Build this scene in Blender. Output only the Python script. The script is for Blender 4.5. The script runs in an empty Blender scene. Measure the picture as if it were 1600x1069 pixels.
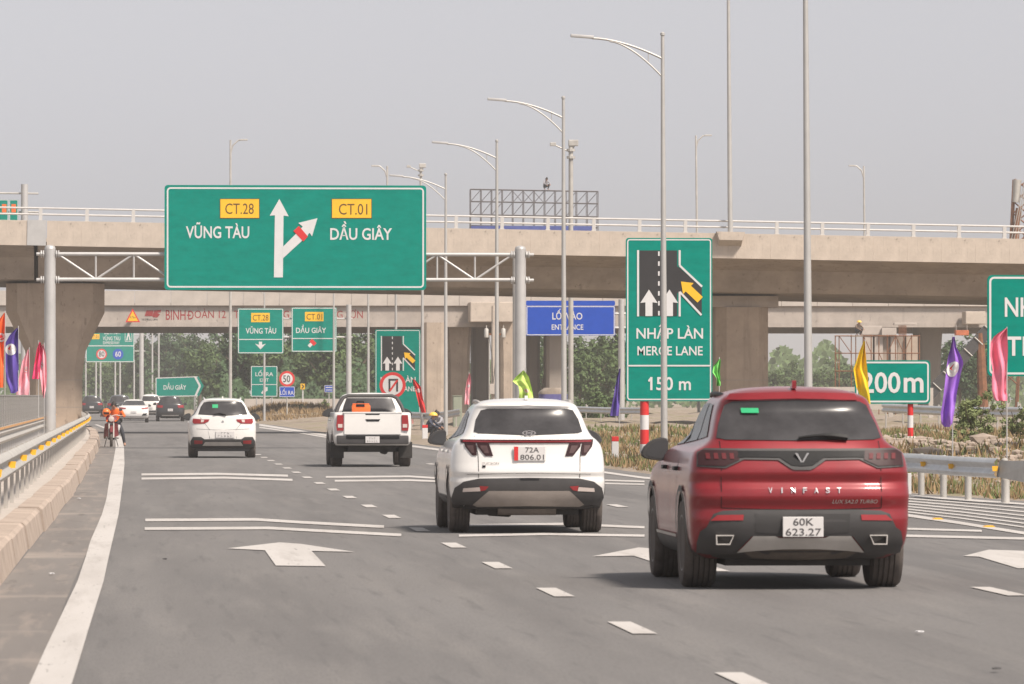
import bpy, bmesh, math, random
import numpy as np
from mathutils import Vector, Matrix, geometry
rnd = random.Random(7)
PI = math.pi
scene = bpy.context.scene
col = scene.collection

# ------------------------------------------------------------------ camera
F, IW, IH, CAMZ = 9500.0, 1600.0, 1069.0, 1.65          # focal length in picture pixels, eye height in metres
YAW = math.atan(600 / F); PITCH = math.atan(84.5 / F)
cam_d = bpy.data.cameras.new('camera'); cam = bpy.data.objects.new('camera', cam_d); col.objects.link(cam)
cam_d.sensor_width = 36; cam_d.lens = F / IW * 36; cam_d.clip_start = 1; cam_d.clip_end = 9000
cam_d.dof.use_dof = True; cam_d.dof.focus_distance = 140; cam_d.dof.aperture_fstop = 13
cam.location = (0, 0, CAMZ); cam.rotation_euler = (PI / 2 + PITCH, 0, -YAW)
scene.camera = cam

# ------------------------------------------------------------------ sky, sun, exposure
SUN_EL, SUN_AZ = math.radians(52), math.radians(140)     # azimuth clockwise from +Y (ahead): the sun stands behind, to the right
world = bpy.data.worlds.new('World'); scene.world = world; world.use_nodes = True
nt = world.node_tree; bgn = nt.nodes['Background']
sky = nt.nodes.new('ShaderNodeTexSky'); sky.sky_type = 'NISHITA'; sky.sun_disc = False
sky.sun_elevation = SUN_EL; sky.sun_rotation = SUN_AZ
sky.air_density = 1.0; sky.dust_density = 1.5; sky.ozone_density = 1.5
hs = nt.nodes.new('ShaderNodeHueSaturation'); hs.inputs['Saturation'].default_value = 0.0
tint = nt.nodes.new('ShaderNodeMix'); tint.data_type = 'RGBA'; tint.blend_type = 'MULTIPLY'; tint.inputs[0].default_value = 1; tint.inputs[7].default_value = (.985, .99, 1.055, 1)   # dust-laden, almost colourless sky
nt.links.new(sky.outputs[0], hs.inputs['Color']); nt.links.new(hs.outputs[0], tint.inputs[6]); nt.links.new(tint.outputs[2], bgn.inputs['Color'])
bgn.inputs['Strength'].default_value = 0.068
sun_d = bpy.data.lights.new('sun', 'SUN'); sun = bpy.data.objects.new('sun', sun_d); col.objects.link(sun)
sun_d.energy = 3.15; sun_d.angle = math.radians(9.0); sun_d.color = (1.0, 0.90, 0.79)
sdir = Vector((math.sin(SUN_AZ) * math.cos(SUN_EL), math.cos(SUN_AZ) * math.cos(SUN_EL), math.sin(SUN_EL)))
sun.rotation_euler = sdir.to_track_quat('Z', 'Y').to_euler()
scene.view_settings.view_transform = 'Standard'; scene.view_settings.look = 'None'
scene.view_settings.exposure = 0.9; scene.view_settings.gamma = 1
scene.cycles.use_denoising = True; scene.cycles.max_bounces = 6; scene.cycles.volume_bounces = 2
HAZE = 0.00021

# ------------------------------------------------------------------ helpers
_fw = Vector((math.sin(YAW) * math.cos(PITCH), math.cos(YAW) * math.cos(PITCH), math.sin(PITCH)))
_rt = Vector((math.cos(YAW), -math.sin(YAW), 0)); _up = _rt.cross(_fw)
def ray(px, py): return _fw + _rt * ((px - IW / 2) / F) - _up * ((py - IH / 2) / F)
def P(px, py, Y):
    d = ray(px, py); t = Y / d.y
    return Vector((d.x * t, Y, CAMZ + d.z * t))
def G(px, py, z=0.0):
    d = ray(px, py); t = (z - CAMZ) / d.z
    return Vector((d.x * t, d.y * t, z))
def XP(px, Y): return P(px, 619, Y).x
def ZP(py, Y, px=800): return P(px, py, Y).z

def lin(c):
    return tuple((v / 12.92 if v <= .04045 else ((v + .055) / 1.055) ** 2.4) for v in (x / 255 for x in c))
_mats = {}
def mat(name, c, rough=.6, metal=0., var=.12, scale=3., bump=0., bscale=40., coat=0., spec=.5, stretch=None, emit=None, alpha=None, trans=0.):
    if name in _mats: return _mats[name]
    m = bpy.data.materials.new(name); m.use_nodes = True; _mats[name] = m
    n = m.node_tree.nodes; l = m.node_tree.links; b = n['Principled BSDF']
    b.inputs['Roughness'].default_value = rough; b.inputs['Metallic'].default_value = metal
    b.inputs['Specular IOR Level'].default_value = spec
    b.inputs['Coat Weight'].default_value = coat; b.inputs['Coat Roughness'].default_value = .10
    if trans: b.inputs['Transmission Weight'].default_value = trans
    c = tuple(c)
    if var > 0:
        tc = n.new('ShaderNodeTexCoord'); v = tc.outputs['Object']
        if stretch:
            mp = n.new('ShaderNodeMapping'); mp.inputs['Scale'].default_value = stretch
            l.new(v, mp.inputs['Vector']); v = mp.outputs[0]
        t = n.new('ShaderNodeTexNoise'); t.inputs['Scale'].default_value = scale; t.inputs['Detail'].default_value = 6; t.inputs['Roughness'].default_value = .65
        l.new(v, t.inputs['Vector'])
        r = n.new('ShaderNodeValToRGB'); r.color_ramp.elements[0].position = .3; r.color_ramp.elements[1].position = .7
        r.color_ramp.elements[0].color = tuple(x * (1 - var) for x in c) + (1,)
        r.color_ramp.elements[1].color = tuple(min(1, x * (1 + var)) for x in c) + (1,)
        l.new(t.outputs[0], r.inputs[0]); l.new(r.outputs[0], b.inputs['Base Color'])
    else:
        b.inputs['Base Color'].default_value = c + (1,)
    if bump > 0:
        tc2 = n.new('ShaderNodeTexCoord'); t2 = n.new('ShaderNodeTexNoise'); t2.inputs['Scale'].default_value = bscale; t2.inputs['Detail'].default_value = 5
        bp = n.new('ShaderNodeBump'); bp.inputs['Strength'].default_value = bump; bp.inputs['Distance'].default_value = .02
        l.new(tc2.outputs['Object'], t2.inputs['Vector']); l.new(t2.outputs[0], bp.inputs['Height']); l.new(bp.outputs[0], b.inputs['Normal'])
    if emit:
        b.inputs['Emission Color'].default_value = tuple(emit[:3]) + (1,); b.inputs['Emission Strength'].default_value = emit[3]
    return m

def tag(o, label=None, cat=None, group=None, kind=None):
    if label: o['label'] = label
    if cat: o['category'] = cat
    if group: o['group'] = group
    if kind: o['kind'] = kind
    return o
def root(name, loc, label, cat, group=None, rz=0):
    o = bpy.data.objects.new(name, None); col.objects.link(o); o.location = loc; o.rotation_euler = (0, 0, rz)
    o.empty_display_size = .2
    return tag(o, label, cat, group)
def world_loc(o):
    v = Vector((0, 0, 0))
    while o: v = v + o.location; o = o.parent
    return v

class MB:
    """collects shapes and links them as one mesh"""
    def __init__(s): s.v = []; s.f = []; s.m = []
    def add(s, vs, fs, mi=0):
        k = len(s.v); s.v += [tuple(p) for p in vs]
        for f in fs: s.f.append(tuple(i + k for i in f)); s.m.append(mi)
        return s
    def box(s, a, b, mi=0):
        (x0, y0, z0), (x1, y1, z1) = a, b
        vs = [(x0,y0,z0),(x1,y0,z0),(x1,y1,z0),(x0,y1,z0),(x0,y0,z1),(x1,y0,z1),(x1,y1,z1),(x0,y1,z1)]
        return s.add(vs, [(0,3,2,1),(4,5,6,7),(0,1,5,4),(1,2,6,5),(2,3,7,6),(3,0,4,7)], mi)
    def bbox(s, a, b, r, mi=0):
        """box with bevelled edges"""
        bm = bmesh.new(); bmesh.ops.create_cube(bm, size=1)
        for v in bm.verts:
            v.co = Vector([(a[i] + b[i]) / 2 + v.co[i] * (b[i] - a[i]) for i in range(3)])
        bmesh.ops.bevel(bm, geom=bm.edges[:], offset=r, segments=2, affect='EDGES', profile=.6)
        bm.verts.index_update()
        s.add([v.co[:] for v in bm.verts], [[v.index for v in f.verts] for f in bm.faces], mi); bm.free(); return s
    def tube(s, pts, r, n=8, cap=True, mi=0):
        pts = [Vector(p) for p in pts]; k = len(pts)
        rs = r if isinstance(r, (list, tuple)) else [r] * k
        rings = []; prev = None
        for i, p in enumerate(pts):
            d = (pts[min(i + 1, k - 1)] - pts[max(i - 1, 0)]).normalized()
            if prev is None:
                a = Vector((0, 0, 1)) if abs(d.z) < .9 else Vector((1, 0, 0)); u = d.cross(a).normalized()
            else: u = (prev - d * prev.dot(d)).normalized()
            prev = u; w = d.cross(u)
            rings.append([p + (u * math.cos(2*PI*j/n) + w * math.sin(2*PI*j/n)) * rs[i] for j in range(n)])
        vs = [q for rg in rings for q in rg]; fs = []
        for i in range(k - 1):
            for j in range(n):
                fs.append((i*n+j, i*n+(j+1)%n, (i+1)*n+(j+1)%n, (i+1)*n+j))
        if cap: fs.append(tuple(range(n - 1, -1, -1))); fs.append(tuple((k-1)*n + j for j in range(n)))
        return s.add(vs, fs, mi)
    def lathe(s, prof, c=(0,0,0), axis='z', n=24, mi=0):
        """prof: list of (radius, height)"""
        vs = []; fs = []; k = len(prof)
        for r, h in prof:
            for j in range(n):
                a = 2*PI*j/n; x, y = r*math.cos(a), r*math.sin(a)
                q = {'z': (x, y, h), 'x': (h, x, y), 'y': (x, h, -y)}[axis]
                vs.append((q[0]+c[0], q[1]+c[1], q[2]+c[2]))
        for i in range(k - 1):
            for j in range(n): fs.append((i*n+j, i*n+(j+1)%n, (i+1)*n+(j+1)%n, (i+1)*n+j))
        fs.append(tuple(range(n - 1, -1, -1))); fs.append(tuple((k-1)*n + j for j in range(n)))
        return s.add(vs, fs, mi)
    def prism(s, poly, fn0, fn1, mi=0):
        """poly in 2d, fn0/fn1 map (u,v) to the near and far face"""
        n = len(poly); a = sum(poly[i][0]*poly[(i+1)%n][1] - poly[(i+1)%n][0]*poly[i][1] for i in range(n))
        if a < 0: poly = poly[::-1]
        vs = [fn0(*p) for p in poly] + [fn1(*p) for p in poly]
        return s.add(vs, [tuple(range(n)), tuple(range(2*n-1, n-1, -1))] + [(i, i+n, (i+1)%n+n, (i+1)%n) for i in range(n)], mi)
    def plate(s, poly, y, t=.01, mi=0):
        """upright plate facing -Y; poly in (x,z)"""
        return s.prism(poly, lambda u, v: (u, y, v), lambda u, v: (u, y + t, v), mi)
    def sheet(s, poly, z, mi=0):
        n = len(poly); a = sum(poly[i][0]*poly[(i+1)%n][1] - poly[(i+1)%n][0]*poly[i][1] for i in range(n))
        if a < 0: poly = poly[::-1]
        return s.add([(p[0], p[1], z) for p in poly], [tuple(range(n))], mi)
    def mesh(s, name, mats, smooth=None, off=(0,0,0)):
        me = bpy.data.meshes.new(name); ox, oy, oz = off
        me.from_pydata([(x-ox, y-oy, z-oz) for x, y, z in s.v], [], s.f)
        for m in (mats if isinstance(mats, (list, tuple)) else [mats]): me.materials.append(m)
        if any(s.m): me.polygons.foreach_set('material_index', s.m)
        if smooth is not None:
            me.polygons.foreach_set('use_smooth', [True] * len(me.polygons))
            if smooth < 180: me.set_sharp_from_angle(angle=math.radians(smooth))
        me.update(); return me
    def build(s, name, mats, parent=None, smooth=None, local=False):
        """vertices are world coordinates unless local"""
        off = world_loc(parent) if (parent and not local) else (0, 0, 0)
        return link(name, s.mesh(name, mats, smooth, off), parent)
def link(name, me, parent=None, loc=(0,0,0)):
    o = bpy.data.objects.new(name, me); col.objects.link(o); o.parent = parent; o.location = loc
    return o
def copy_tree(o, parent=None):
    c = o.copy(); col.objects.link(c); c.parent = parent
    for ch in o.children: copy_tree(ch, c)
    return c

_txt = {}
def text_mesh(s, bold=0., shear=0., spacing=1.):
    cu = bpy.data.curves.new('t', 'FONT'); cu.body = s; cu.offset = bold; cu.shear = shear; cu.space_character = spacing
    cu.resolution_u = 3; cu.align_x = 'CENTER'
    o = bpy.data.objects.new('t', cu); col.objects.link(o)
    dg = bpy.context.evaluated_depsgraph_get(); me = bpy.data.meshes.new_from_object(o.evaluated_get(dg))
    bpy.data.objects.remove(o); bpy.data.curves.remove(cu)
    vs = np.array([v.co[:2] for v in me.vertices]); fs = [tuple(p.vertices) for p in me.polygons]
    bpy.data.meshes.remove(me)
    lo, hi = vs.min(0), vs.max(0)
    return (vs - lo) / (hi - lo), fs
def lettering(parent, s, x0, z0, x1, z1, y, m, bold=.012, shear=0., name='lettering', local=False, spacing=1.):
    vs, fs = text_mesh(s, bold, shear, spacing)
    mb = MB().add([(x0 + u*(x1-x0), y, z0 + v*(z1-z0)) for u, v in vs], fs)
    return mb.build(name, m, parent, local=local)
def plettering(parent, s, box, Y, m, bold=.012, **kw):
    a, b = P(box[0], box[3], Y), P(box[2], box[1], Y)
    return lettering(parent, s, a.x, a.z, b.x, b.z, Y, m, bold, **kw)
def ppoly(pts, Y): return [(lambda q: (q.x, q.z))(P(x, y, Y)) for x, y in pts]
def rrect(x0, z0, x1, z1, r, n=4):
    out = []
    for cx, cz, a0 in ((x1-r, z1-r, 0), (x0+r, z1-r, 90), (x0+r, z0+r, 180), (x1-r, z0+r, 270)):
        for k in range(n + 1):
            a = math.radians(a0 + 90*k/n); out.append((cx + r*math.cos(a), cz + r*math.sin(a)))
    return out
def frame_plate(mb, x0, z0, x1, z1, r, w, y, t=.004, mi=0):
    """rounded rectangular border strip"""
    o = rrect(x0, z0, x1, z1, r); i = rrect(x0+w, z0+w, x1-w, z1-w, max(r-w, .005)); n = len(o)
    mb.add([(u, y, v) for u, v in o] + [(u, y, v) for u, v in i], [(k, (k+1)%n, (k+1)%n+n, k+n) for k in range(n)], mi)

def weathered(name, c, streak=.28, blotch=.16, scale=.8, dark=.55):
    """concrete with vertical run-off streaks, blotches and fine pores"""
    m = bpy.data.materials.new(name); m.use_nodes = True; _mats[name] = m
    n = m.node_tree.nodes; l = m.node_tree.links; b = n['Principled BSDF']; b.inputs['Roughness'].default_value = .92; b.inputs['Specular IOR Level'].default_value = .3
    tc = n.new('ShaderNodeTexCoord')
    def nz(sc, st, lo, hi, det=6):
        mp = n.new('ShaderNodeMapping'); mp.inputs['Scale'].default_value = st; t = n.new('ShaderNodeTexNoise'); t.inputs['Scale'].default_value = sc; t.inputs['Detail'].default_value = det; t.inputs['Roughness'].default_value = .65
        r = n.new('ShaderNodeMapRange'); r.inputs['From Min'].default_value = lo; r.inputs['From Max'].default_value = hi
        l.new(tc.outputs['Object'], mp.inputs[0]); l.new(mp.outputs[0], t.inputs['Vector']); l.new(t.outputs[0], r.inputs[0]); return r.outputs[0]
    def mix(f, a, bb):
        x = n.new('ShaderNodeMix'); x.data_type = 'RGBA'
        for s_, v in ((x.inputs[0], f), (x.inputs[6], a), (x.inputs[7], bb)):
            if isinstance(v, tuple): s_.default_value = v + (1,)
            else: l.new(v, s_)
        return x.outputs[2]
    k = lambda q: tuple(v * q for v in c)
    col_ = mix(nz(scale, (1,1,1), .35, .65), k(1 - blotch), k(1 + blotch))
    col_ = mix(nz(scale * 2.2, (1.6, 1.6, .12), .56, .72), col_, k(1 - streak))
    col_ = mix(nz(scale * 6, (1, 1, .5), .63, .70, 3), col_, k(dark))
    l.new(col_, b.inputs['Base Color'])
    t2 = n.new('ShaderNodeTexNoise'); t2.inputs['Scale'].default_value = 9; t2.inputs['Detail'].default_value = 6; bp = n.new('ShaderNodeBump'); bp.inputs['Strength'].default_value = .25; bp.inputs['Distance'].default_value = .02
    l.new(tc.outputs['Object'], t2.inputs['Vector']); l.new(t2.outputs[0], bp.inputs['Height']); l.new(bp.outputs[0], b.inputs['Normal'])
    return m
# ------------------------------------------------------------------ materials
M_asph = mat('asphalt', (.135,.128,.124), .88, var=.10, scale=.35, bump=.25, bscale=60)
M_paint = mat('road_paint', (.66,.63,.60), .75, var=.14, scale=1.6)
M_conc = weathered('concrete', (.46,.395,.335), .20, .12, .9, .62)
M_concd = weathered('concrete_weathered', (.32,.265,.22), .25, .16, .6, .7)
M_concl = mat('concrete_pale', (.42,.375,.335), .9, var=.12, scale=.9, bump=.2, bscale=10)
M_kerb = weathered('kerb_concrete', (.37,.30,.25), .10, .16, .9, .7)
M_galv = mat('galvanised_steel', (.52,.53,.54), .45, .55, var=.12, scale=2.)
M_galvp = mat('galvanised_pale', (.47,.46,.45), .5, .35, var=.10, scale=1.5)
M_gdull = mat('dusty_steel', (.44,.42,.39), .6, .3, var=.15, scale=2)
M_green = mat('sign_green', (.0006,.205,.158), .75, var=.12, scale=2.2, spec=.0, stretch=(1,1,2.5))
M_blue = mat('sign_blue', (.018,.07,.40), .75, var=.07, scale=2, spec=.05)
M_white = mat('sign_white', (.58,.57,.57), .5, var=.05, scale=3)
M_yel = mat('sign_yellow', (.75,.43,.015), .5, var=.05, scale=3)
M_red = mat('sign_red', (.56,.022,.022), .5, var=.08, scale=3)
M_black = mat('sign_black', (.02,.019,.021), .6, var=.2, scale=2)
M_brown = mat('sign_brown_letters', (.10,.045,.01), .6, var=0)
M_refl = mat('reflector_yellow', (.80,.42,.03), .35, var=.06)
M_backs = mat('sign_back', (.33,.34,.35), .6, .3, var=.1)
M_earth = mat('earth', (.22,.165,.115), .95, var=.3, scale=.35, bump=.5, bscale=5)
M_gravel = mat('gravel', (.27,.225,.185), .95, var=.25, scale=1.1, bump=.5, bscale=20)
M_rock = mat('rock', (.31,.25,.205), .95, var=.2, scale=3, bump=.4, bscale=9)
M_straw = mat('dry_grass', (.255,.175,.09), .9, var=.3, scale=1.)
M_grass = mat('green_grass', (.115,.14,.045), .9, var=.3, scale=1.)
M_leaf1 = mat('leaf_dark', (.034,.070,.021), .75, var=.45, scale=.5)
M_leaf2 = mat('leaf_mid', (.064,.104,.028), .75, var=.4, scale=.6)
M_leaf3 = mat('leaf_light', (.15,.18,.065), .75, var=.35, scale=.9)
M_bark = mat('bark', (.10,.075,.055), .95, var=.3, scale=4)
M_rust = mat('rusty_steel', (.20,.085,.04), .85, .2, var=.35, scale=3)
M_tyre = mat('tyre_rubber', (.092,.076,.067), .92, var=.25, scale=9)
M_rim = mat('wheel_rim', (.10,.10,.105), .4, .7, var=.1)
M_glass = mat('tinted_glass', (.046,.044,.046), .26, var=.35, scale=2.5, spec=.3)
M_trim = mat('black_plastic', (.045,.042,.042), .6, var=.18, scale=3)
M_gloss = mat('gloss_black', (.014,.014,.015), .5, var=0, spec=.15)
M_dusty = mat('dusty_plastic', (.13,.108,.092), .8, var=.25, scale=4)
M_chrome = mat('chrome', (.72,.70,.68), .22, .95, var=.05)
M_silver = mat('silver_trim', (.47,.44,.41), .5, .25, var=.12)
M_under = mat('underbody', (.03,.027,.025), .9, var=.3, scale=4)
M_lamp = mat('tail_lamp_red', (.27,.012,.015), .35, var=.1, coat=.25)
M_lampd = mat('tail_lamp_smoked', (.034,.013,.015), .5, var=.15, spec=.25)
M_lampw = mat('lamp_clear', (.55,.47,.43), .25, var=.1, coat=.5)
M_platew = mat('plate_white', (.56,.54,.53), .5, var=.05)
M_platel = mat('plate_letters', (.07,.065,.065), .6, var=0)
M_pwhite = mat('paint_white', (.70,.68,.655), .3, var=.03, coat=.7)
M_pred = mat('paint_red', (.205,.009,.0145), .45, .15, var=.12, coat=.7, spec=.3)
M_pred.node_tree.nodes['Principled BSDF'].inputs['Coat Roughness'].default_value = .13
M_pblack = mat('paint_black', (.028,.028,.030), .3, var=.05, coat=.6)
M_pgrey = mat('paint_dark_grey', (.06,.06,.065), .3, var=.05, coat=.6)
M_sticker = mat('green_sticker', (.02,.34,.14), .5, var=0)
M_orange = mat('orange_plastic', (.72,.13,.02), .5, var=.1)
# ================================================================== the setting
def struct(o): o['kind'] = 'structure'; return o
def node_mat(name, build, rough=.9):
    m = bpy.data.materials.new(name); m.use_nodes = True; n = m.node_tree.nodes; l = m.node_tree.links
    b = n['Principled BSDF']; b.inputs['Roughness'].default_value = rough; build(n, l, b); return m
def noise(n, l, scale, stretch=(1,1,1), detail=5, rough=.6, lo=.35, hi=.65):
    tc = n.new('ShaderNodeTexCoord'); mp = n.new('ShaderNodeMapping'); mp.inputs['Scale'].default_value = stretch
    t = n.new('ShaderNodeTexNoise'); t.inputs['Scale'].default_value = scale; t.inputs['Detail'].default_value = detail; t.inputs['Roughness'].default_value = rough
    r = n.new('ShaderNodeMapRange'); r.inputs['From Min'].default_value = lo; r.inputs['From Max'].default_value = hi
    l.new(tc.outputs['Object'], mp.inputs[0]); l.new(mp.outputs[0], t.inputs['Vector']); l.new(t.outputs[0], r.inputs[0])
    return r.outputs[0]
def mixc(n, l, fac, a, b):
    mx = n.new('ShaderNodeMix'); mx.data_type = 'RGBA'
    for s, v in ((mx.inputs[0], fac), (mx.inputs[6], a), (mx.inputs[7], b)):
        if isinstance(v, (int, float)): s.default_value = v
        elif isinstance(v, tuple): s.default_value = v + (1,)
        else: l.new(v, s)
    return mx.outputs[2]
def asph(n, l, b):
    c = mixc(n, l, noise(n, l, .9, (1, .035, 1)), (0.1104,0.1041,0.1015), (0.1584,0.1504,0.1460))      # wheel tracks along the lanes
    c = mixc(n, l, noise(n, l, .10, (1, .25, 1), lo=.45, hi=.75), c, (0.1691,0.1593,0.1531))
    c = mixc(n, l, noise(n, l, .22, (1, .12, 1), lo=.55, hi=.8), c, (0.1050,0.1015,0.1015))
    c = mixc(n, l, noise(n, l, 2.6, (1, .05, 1), detail=8, lo=.50, hi=.80), c, (0.1825,0.1709,0.1620))   # dusty patches
    c = mixc(n, l, noise(n, l, 7.5, (1, .04, 1), detail=6, lo=.56, hi=.80), c, (0.0872,0.0837,0.0828))   # oil and rubber
    c = mixc(n, l, noise(n, l, 60, (1, .06, 1), detail=3, lo=.45, hi=1.1), c, (0.0757,0.0721,0.0703))
    l.new(c, b.inputs['Base Color'])
    t = n.new('ShaderNodeTexNoise'); t.inputs['Scale'].default_value = 70; bp = n.new('ShaderNodeBump'); bp.inputs['Strength'].default_value = .3; bp.inputs['Distance'].default_value = .01
    tc = n.new('ShaderNodeTexCoord'); l.new(tc.outputs['Object'], t.inputs['Vector']); l.new(t.outputs[0], bp.inputs['Height']); l.new(bp.outputs[0], b.inputs['Normal'])
M_road = node_mat('asphalt_worn', asph, .85)
def shoulder(n, l, b):
    c = mixc(n, l, noise(n, l, .9, (1, .05, 1)), (.142,.128,.120), (.185,.168,.156))
    c = mixc(n, l, noise(n, l, .45, (.45, .55, 1), detail=5, lo=.56, hi=.72), c, (.31,.265,.23))   # sand washed across from the kerb joints
    c = mixc(n, l, noise(n, l, 5, (1, .06, 1), detail=7, lo=.52, hi=.75), c, (.24,.205,.18))
    c = mixc(n, l, noise(n, l, 6, (.6, .06, 1), lo=.6, hi=.75), c, (.105,.095,.088))
    l.new(c, b.inputs['Base Color'])
M_shoulder = node_mat('dusty_shoulder', shoulder, .95)
def linepaint(n, l, b):
    c = mixc(n, l, noise(n, l, 1.2, (1, .1, 1), lo=.4, hi=.7), (.465,.44,.42), (.395,.37,.35))
    c = mixc(n, l, noise(n, l, 4, (1, .05, 1), detail=7, lo=.55, hi=.78), c, (.33,.305,.285))        # tyre-darkened
    c = mixc(n, l, noise(n, l, 22, (1, .07, 1), detail=5, lo=.62, hi=.72), c, (.20,.19,.18))         # flaked through to the asphalt
    l.new(c, b.inputs['Base Color'])
M_line = node_mat('line_paint_worn', linepaint, .8)
def soil(n, l, b):
    c = mixc(n, l, noise(n, l, .25, detail=8), (.19,.15,.11), (.29,.235,.185))
    c = mixc(n, l, noise(n, l, .12, lo=.5, hi=.7), c, (.17,.16,.07))
    c = mixc(n, l, noise(n, l, 2.2, detail=8, lo=.5, hi=.68), c, (.34,.28,.225))
    l.new(c, b.inputs['Base Color'])
    t = n.new('ShaderNodeTexNoise'); t.inputs['Scale'].default_value = 3; t.inputs['Detail'].default_value = 8; bp = n.new('ShaderNodeBump'); bp.inputs['Strength'].default_value = .8; bp.inputs['Distance'].default_value = .15
    tc = n.new('ShaderNodeTexCoord'); l.new(tc.outputs['Object'], t.inputs['Vector']); l.new(t.outputs[0], bp.inputs['Height']); l.new(bp.outputs[0], b.inputs['Normal'])
M_soil = node_mat('dry_soil', soil, .95)

def interp(x, pts):
    xs = [p[0] for p in pts]; return float(np.interp(x, xs, [p[1] for p in pts]))
KX = [(0,-1.18),(50,-1.12),(77,-.99),(112,-.89),(200,-.90),(235,-1.12),(270,-1.5),(320,-2.3),(400,-4.2),(600,-11),(900,-30)]
def kerb_x(Y): return interp(Y, KX)
EDGE = [(405,664),(510,680.5),(640,697),(690,703.5),(940,738),(1005,747),(1210,762),(1415,775),(1600,788.5),(1900,809)]
EW = [G(*p) for p in EDGE]
def edge_x(Y):
    return interp(Y, sorted([(q.y, q.x) for q in EW] + [(560, 3.4), (700, -5.5), (900, -18)]))

def terr(x, y):
    """height of the rough verge right of the road"""
    e = edge_x(y) + .9
    d = x - e
    if d <= 0: return -.03
    k = min(1, d / 6.0)
    h = .42 * k * min(1, max(0, (y - 92) / 30))
    h += k * (.10 * math.sin(x * .9 + y * .21) * math.sin(y * .13 + 1.1) + .08 * math.sin(x * 1.9 - y * .37))
    m = math.exp(-((x - 15.8) / 2.6) ** 2 - ((y - 128) / 9) ** 2) * .28 + math.exp(-((x - 10.5) / 3.2) ** 2 - ((y - 425) / 25) ** 2) * .75
    return h + m * min(1, d / 1.5) - .03 * (1 - k)

g = MB().sheet([(-850,-80),(850,-80),(850,2600),(-850,2600)], -.06).build('ground', M_soil); struct(g)
# main carriageway
Ls = [20,60,110,160,200,235,270,320,400,500,600,750,900]
pts_l = [(kerb_x(y) - .05, y) for y in Ls]
pts_r = [(45, 20), (45, 84), (14.4, 90.5)] + [(edge_x(y) + .75, y) for y in (95,100,110,122,150,190,240,300,340,400,480,560,630,700,800,900)]
mb = MB(); road_poly = pts_l + pts_r[::-1]
bm_v = [Vector((p[0], p[1])) for p in road_poly]
r_ = geometry.delaunay_2d_cdt(bm_v, [], [list(range(len(bm_v)))], 1, 1e-4)
mb.add([(v[0], v[1], 0) for v in r_[0]], r_[2]); road = mb.build('road', M_road); struct(road)
mb = MB().sheet([(-16,20),(-4.9,20),(-4.9,330),(-9,420),(-25,700),(-40,700),(-22,420),(-16,330)], -.03); struct(mb.build('opposite_carriageway', M_asph))
# shoulder between kerb and edge line
mb = MB(); ys = list(range(24, 330, 6))
L = [(kerb_x(y) + .0, y) for y in ys]; R = [(kerb_x(y) + .62, y) for y in ys]
for i in range(len(ys) - 1): mb.add([(*L[i], .004), (*R[i], .004), (*R[i+1], .004), (*L[i+1], .004)], [(0,1,2,3)])
struct(mb.build('road_shoulder', M_shoulder))

# ------------------------------------------------ painted markings (each its own sheet)
marks = []
def marking(name, polys, m=M_line, z=.008):
    mb = MB()
    for p in polys:
        q = [G(*a) for a in p]; mb.sheet([(v.x, v.y) for v in q], z)
    o = mb.build(name, m); struct(o); return o
def strip(pts, th, name='painted_line', m=M_line):
    mb = MB(); up = [G(x, y - th/2) for x, y in pts]; dn = [G(x, y + th/2) for x, y in pts]
    for i in range(len(pts) - 1):
        mb.add([(v.x, v.y, .008) for v in (dn[i], dn[i+1], up[i+1], up[i])], [(0,1,2,3)])
    o = mb.build(name, m); struct(o); return o
rows = [(1190,50,225),(1069,112,268),(950,165,305),(850,212,335),(690,288,385),(600,318,404),(540,336,418),(440,379,441),(380,396,449),(300,408,459),(250,420,463),(190,430,461),(150,428,452),(120,392,408),(104,350,362)]
mb = MB(); pl = [G(xl/2.38, 620+z/2.38) for z, xl, xr in rows]; pr = [G(xr/2.38, 620+z/2.38) for z, xl, xr in rows]
for i in range(len(rows) - 1):
    mb.add([(v.x, v.y, .010) for v in (pl[i], pr[i], pr[i+1], pl[i+1])], [(0,1,2,3)])
struct(mb.build('edge_line', M_line))
dash = MB().sheet([(-.085,-1.12),(.085,-1.12),(.085,1.12),(-.085,1.12)], 0).mesh('lane_dash', M_line)
for k in range(29):
    Y = 27.0 + 8.0 * k + rnd.uniform(-.15, .15)
    for X in (3.58 + (Y-60)*.0006, 7.32):
        if X > 5 and Y > 150: continue
        o = link('lane_dash', dash, None, (X - max(0, Y-215)*.01, Y, .008)); struct(o)
for th, pts in ((3.2,[(221,742),(340,741),(450,744)]),(3.2,[(221,748.5),(350,747),(457,750.5)]),
                (4.2,[(227,813.5),(400,812.5),(470,817),(600,824)]),(4.2,[(226,827),(420,826),(627,837)]),
                (2.8,[(509,746),(640,745),(681,747.6)]),(2.8,[(523,752),(640,751),(690,753)]),
                (3.5,[(717,838),(850,835.5),(1007,838)]),(3.5,[(733,822),(880,819.5),(1007,825)]),
                (3.0,[(1410,827),(1534,830.5)]),(3.6,[(1410,838),(1620,843)]),(2.4,[(941,751),(1007,753)]),(2.4,[(944,756),(1007,757.5)])):
    strip(pts, th, 'transverse_line')
strip(EDGE, 3.0, 'edge_line')
strip([(405,668),(470,677),(515,684.5)], 1.8, 'edge_line')
strip([(1405,804),(1500,818),(1600,834),(1700,850)], 4.2, 'gore_line')
for i in range(1, 7): strip([(1405, 774.5+i*4.1), (1500, 781+i*4.9), (1600, 788.5+i*6.0), (1690, 795+i*7)], 1.9, 'gore_stripe')
marking('direction_arrow', [[(437,848.5),(470,851),(554,863.5),(487,862)],[(437,848.5),(414,861),(355,858)],[(414,861),(487,862),(509,886),(431,885)],[(437,848.5),(487,862),(414,861)]])
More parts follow.
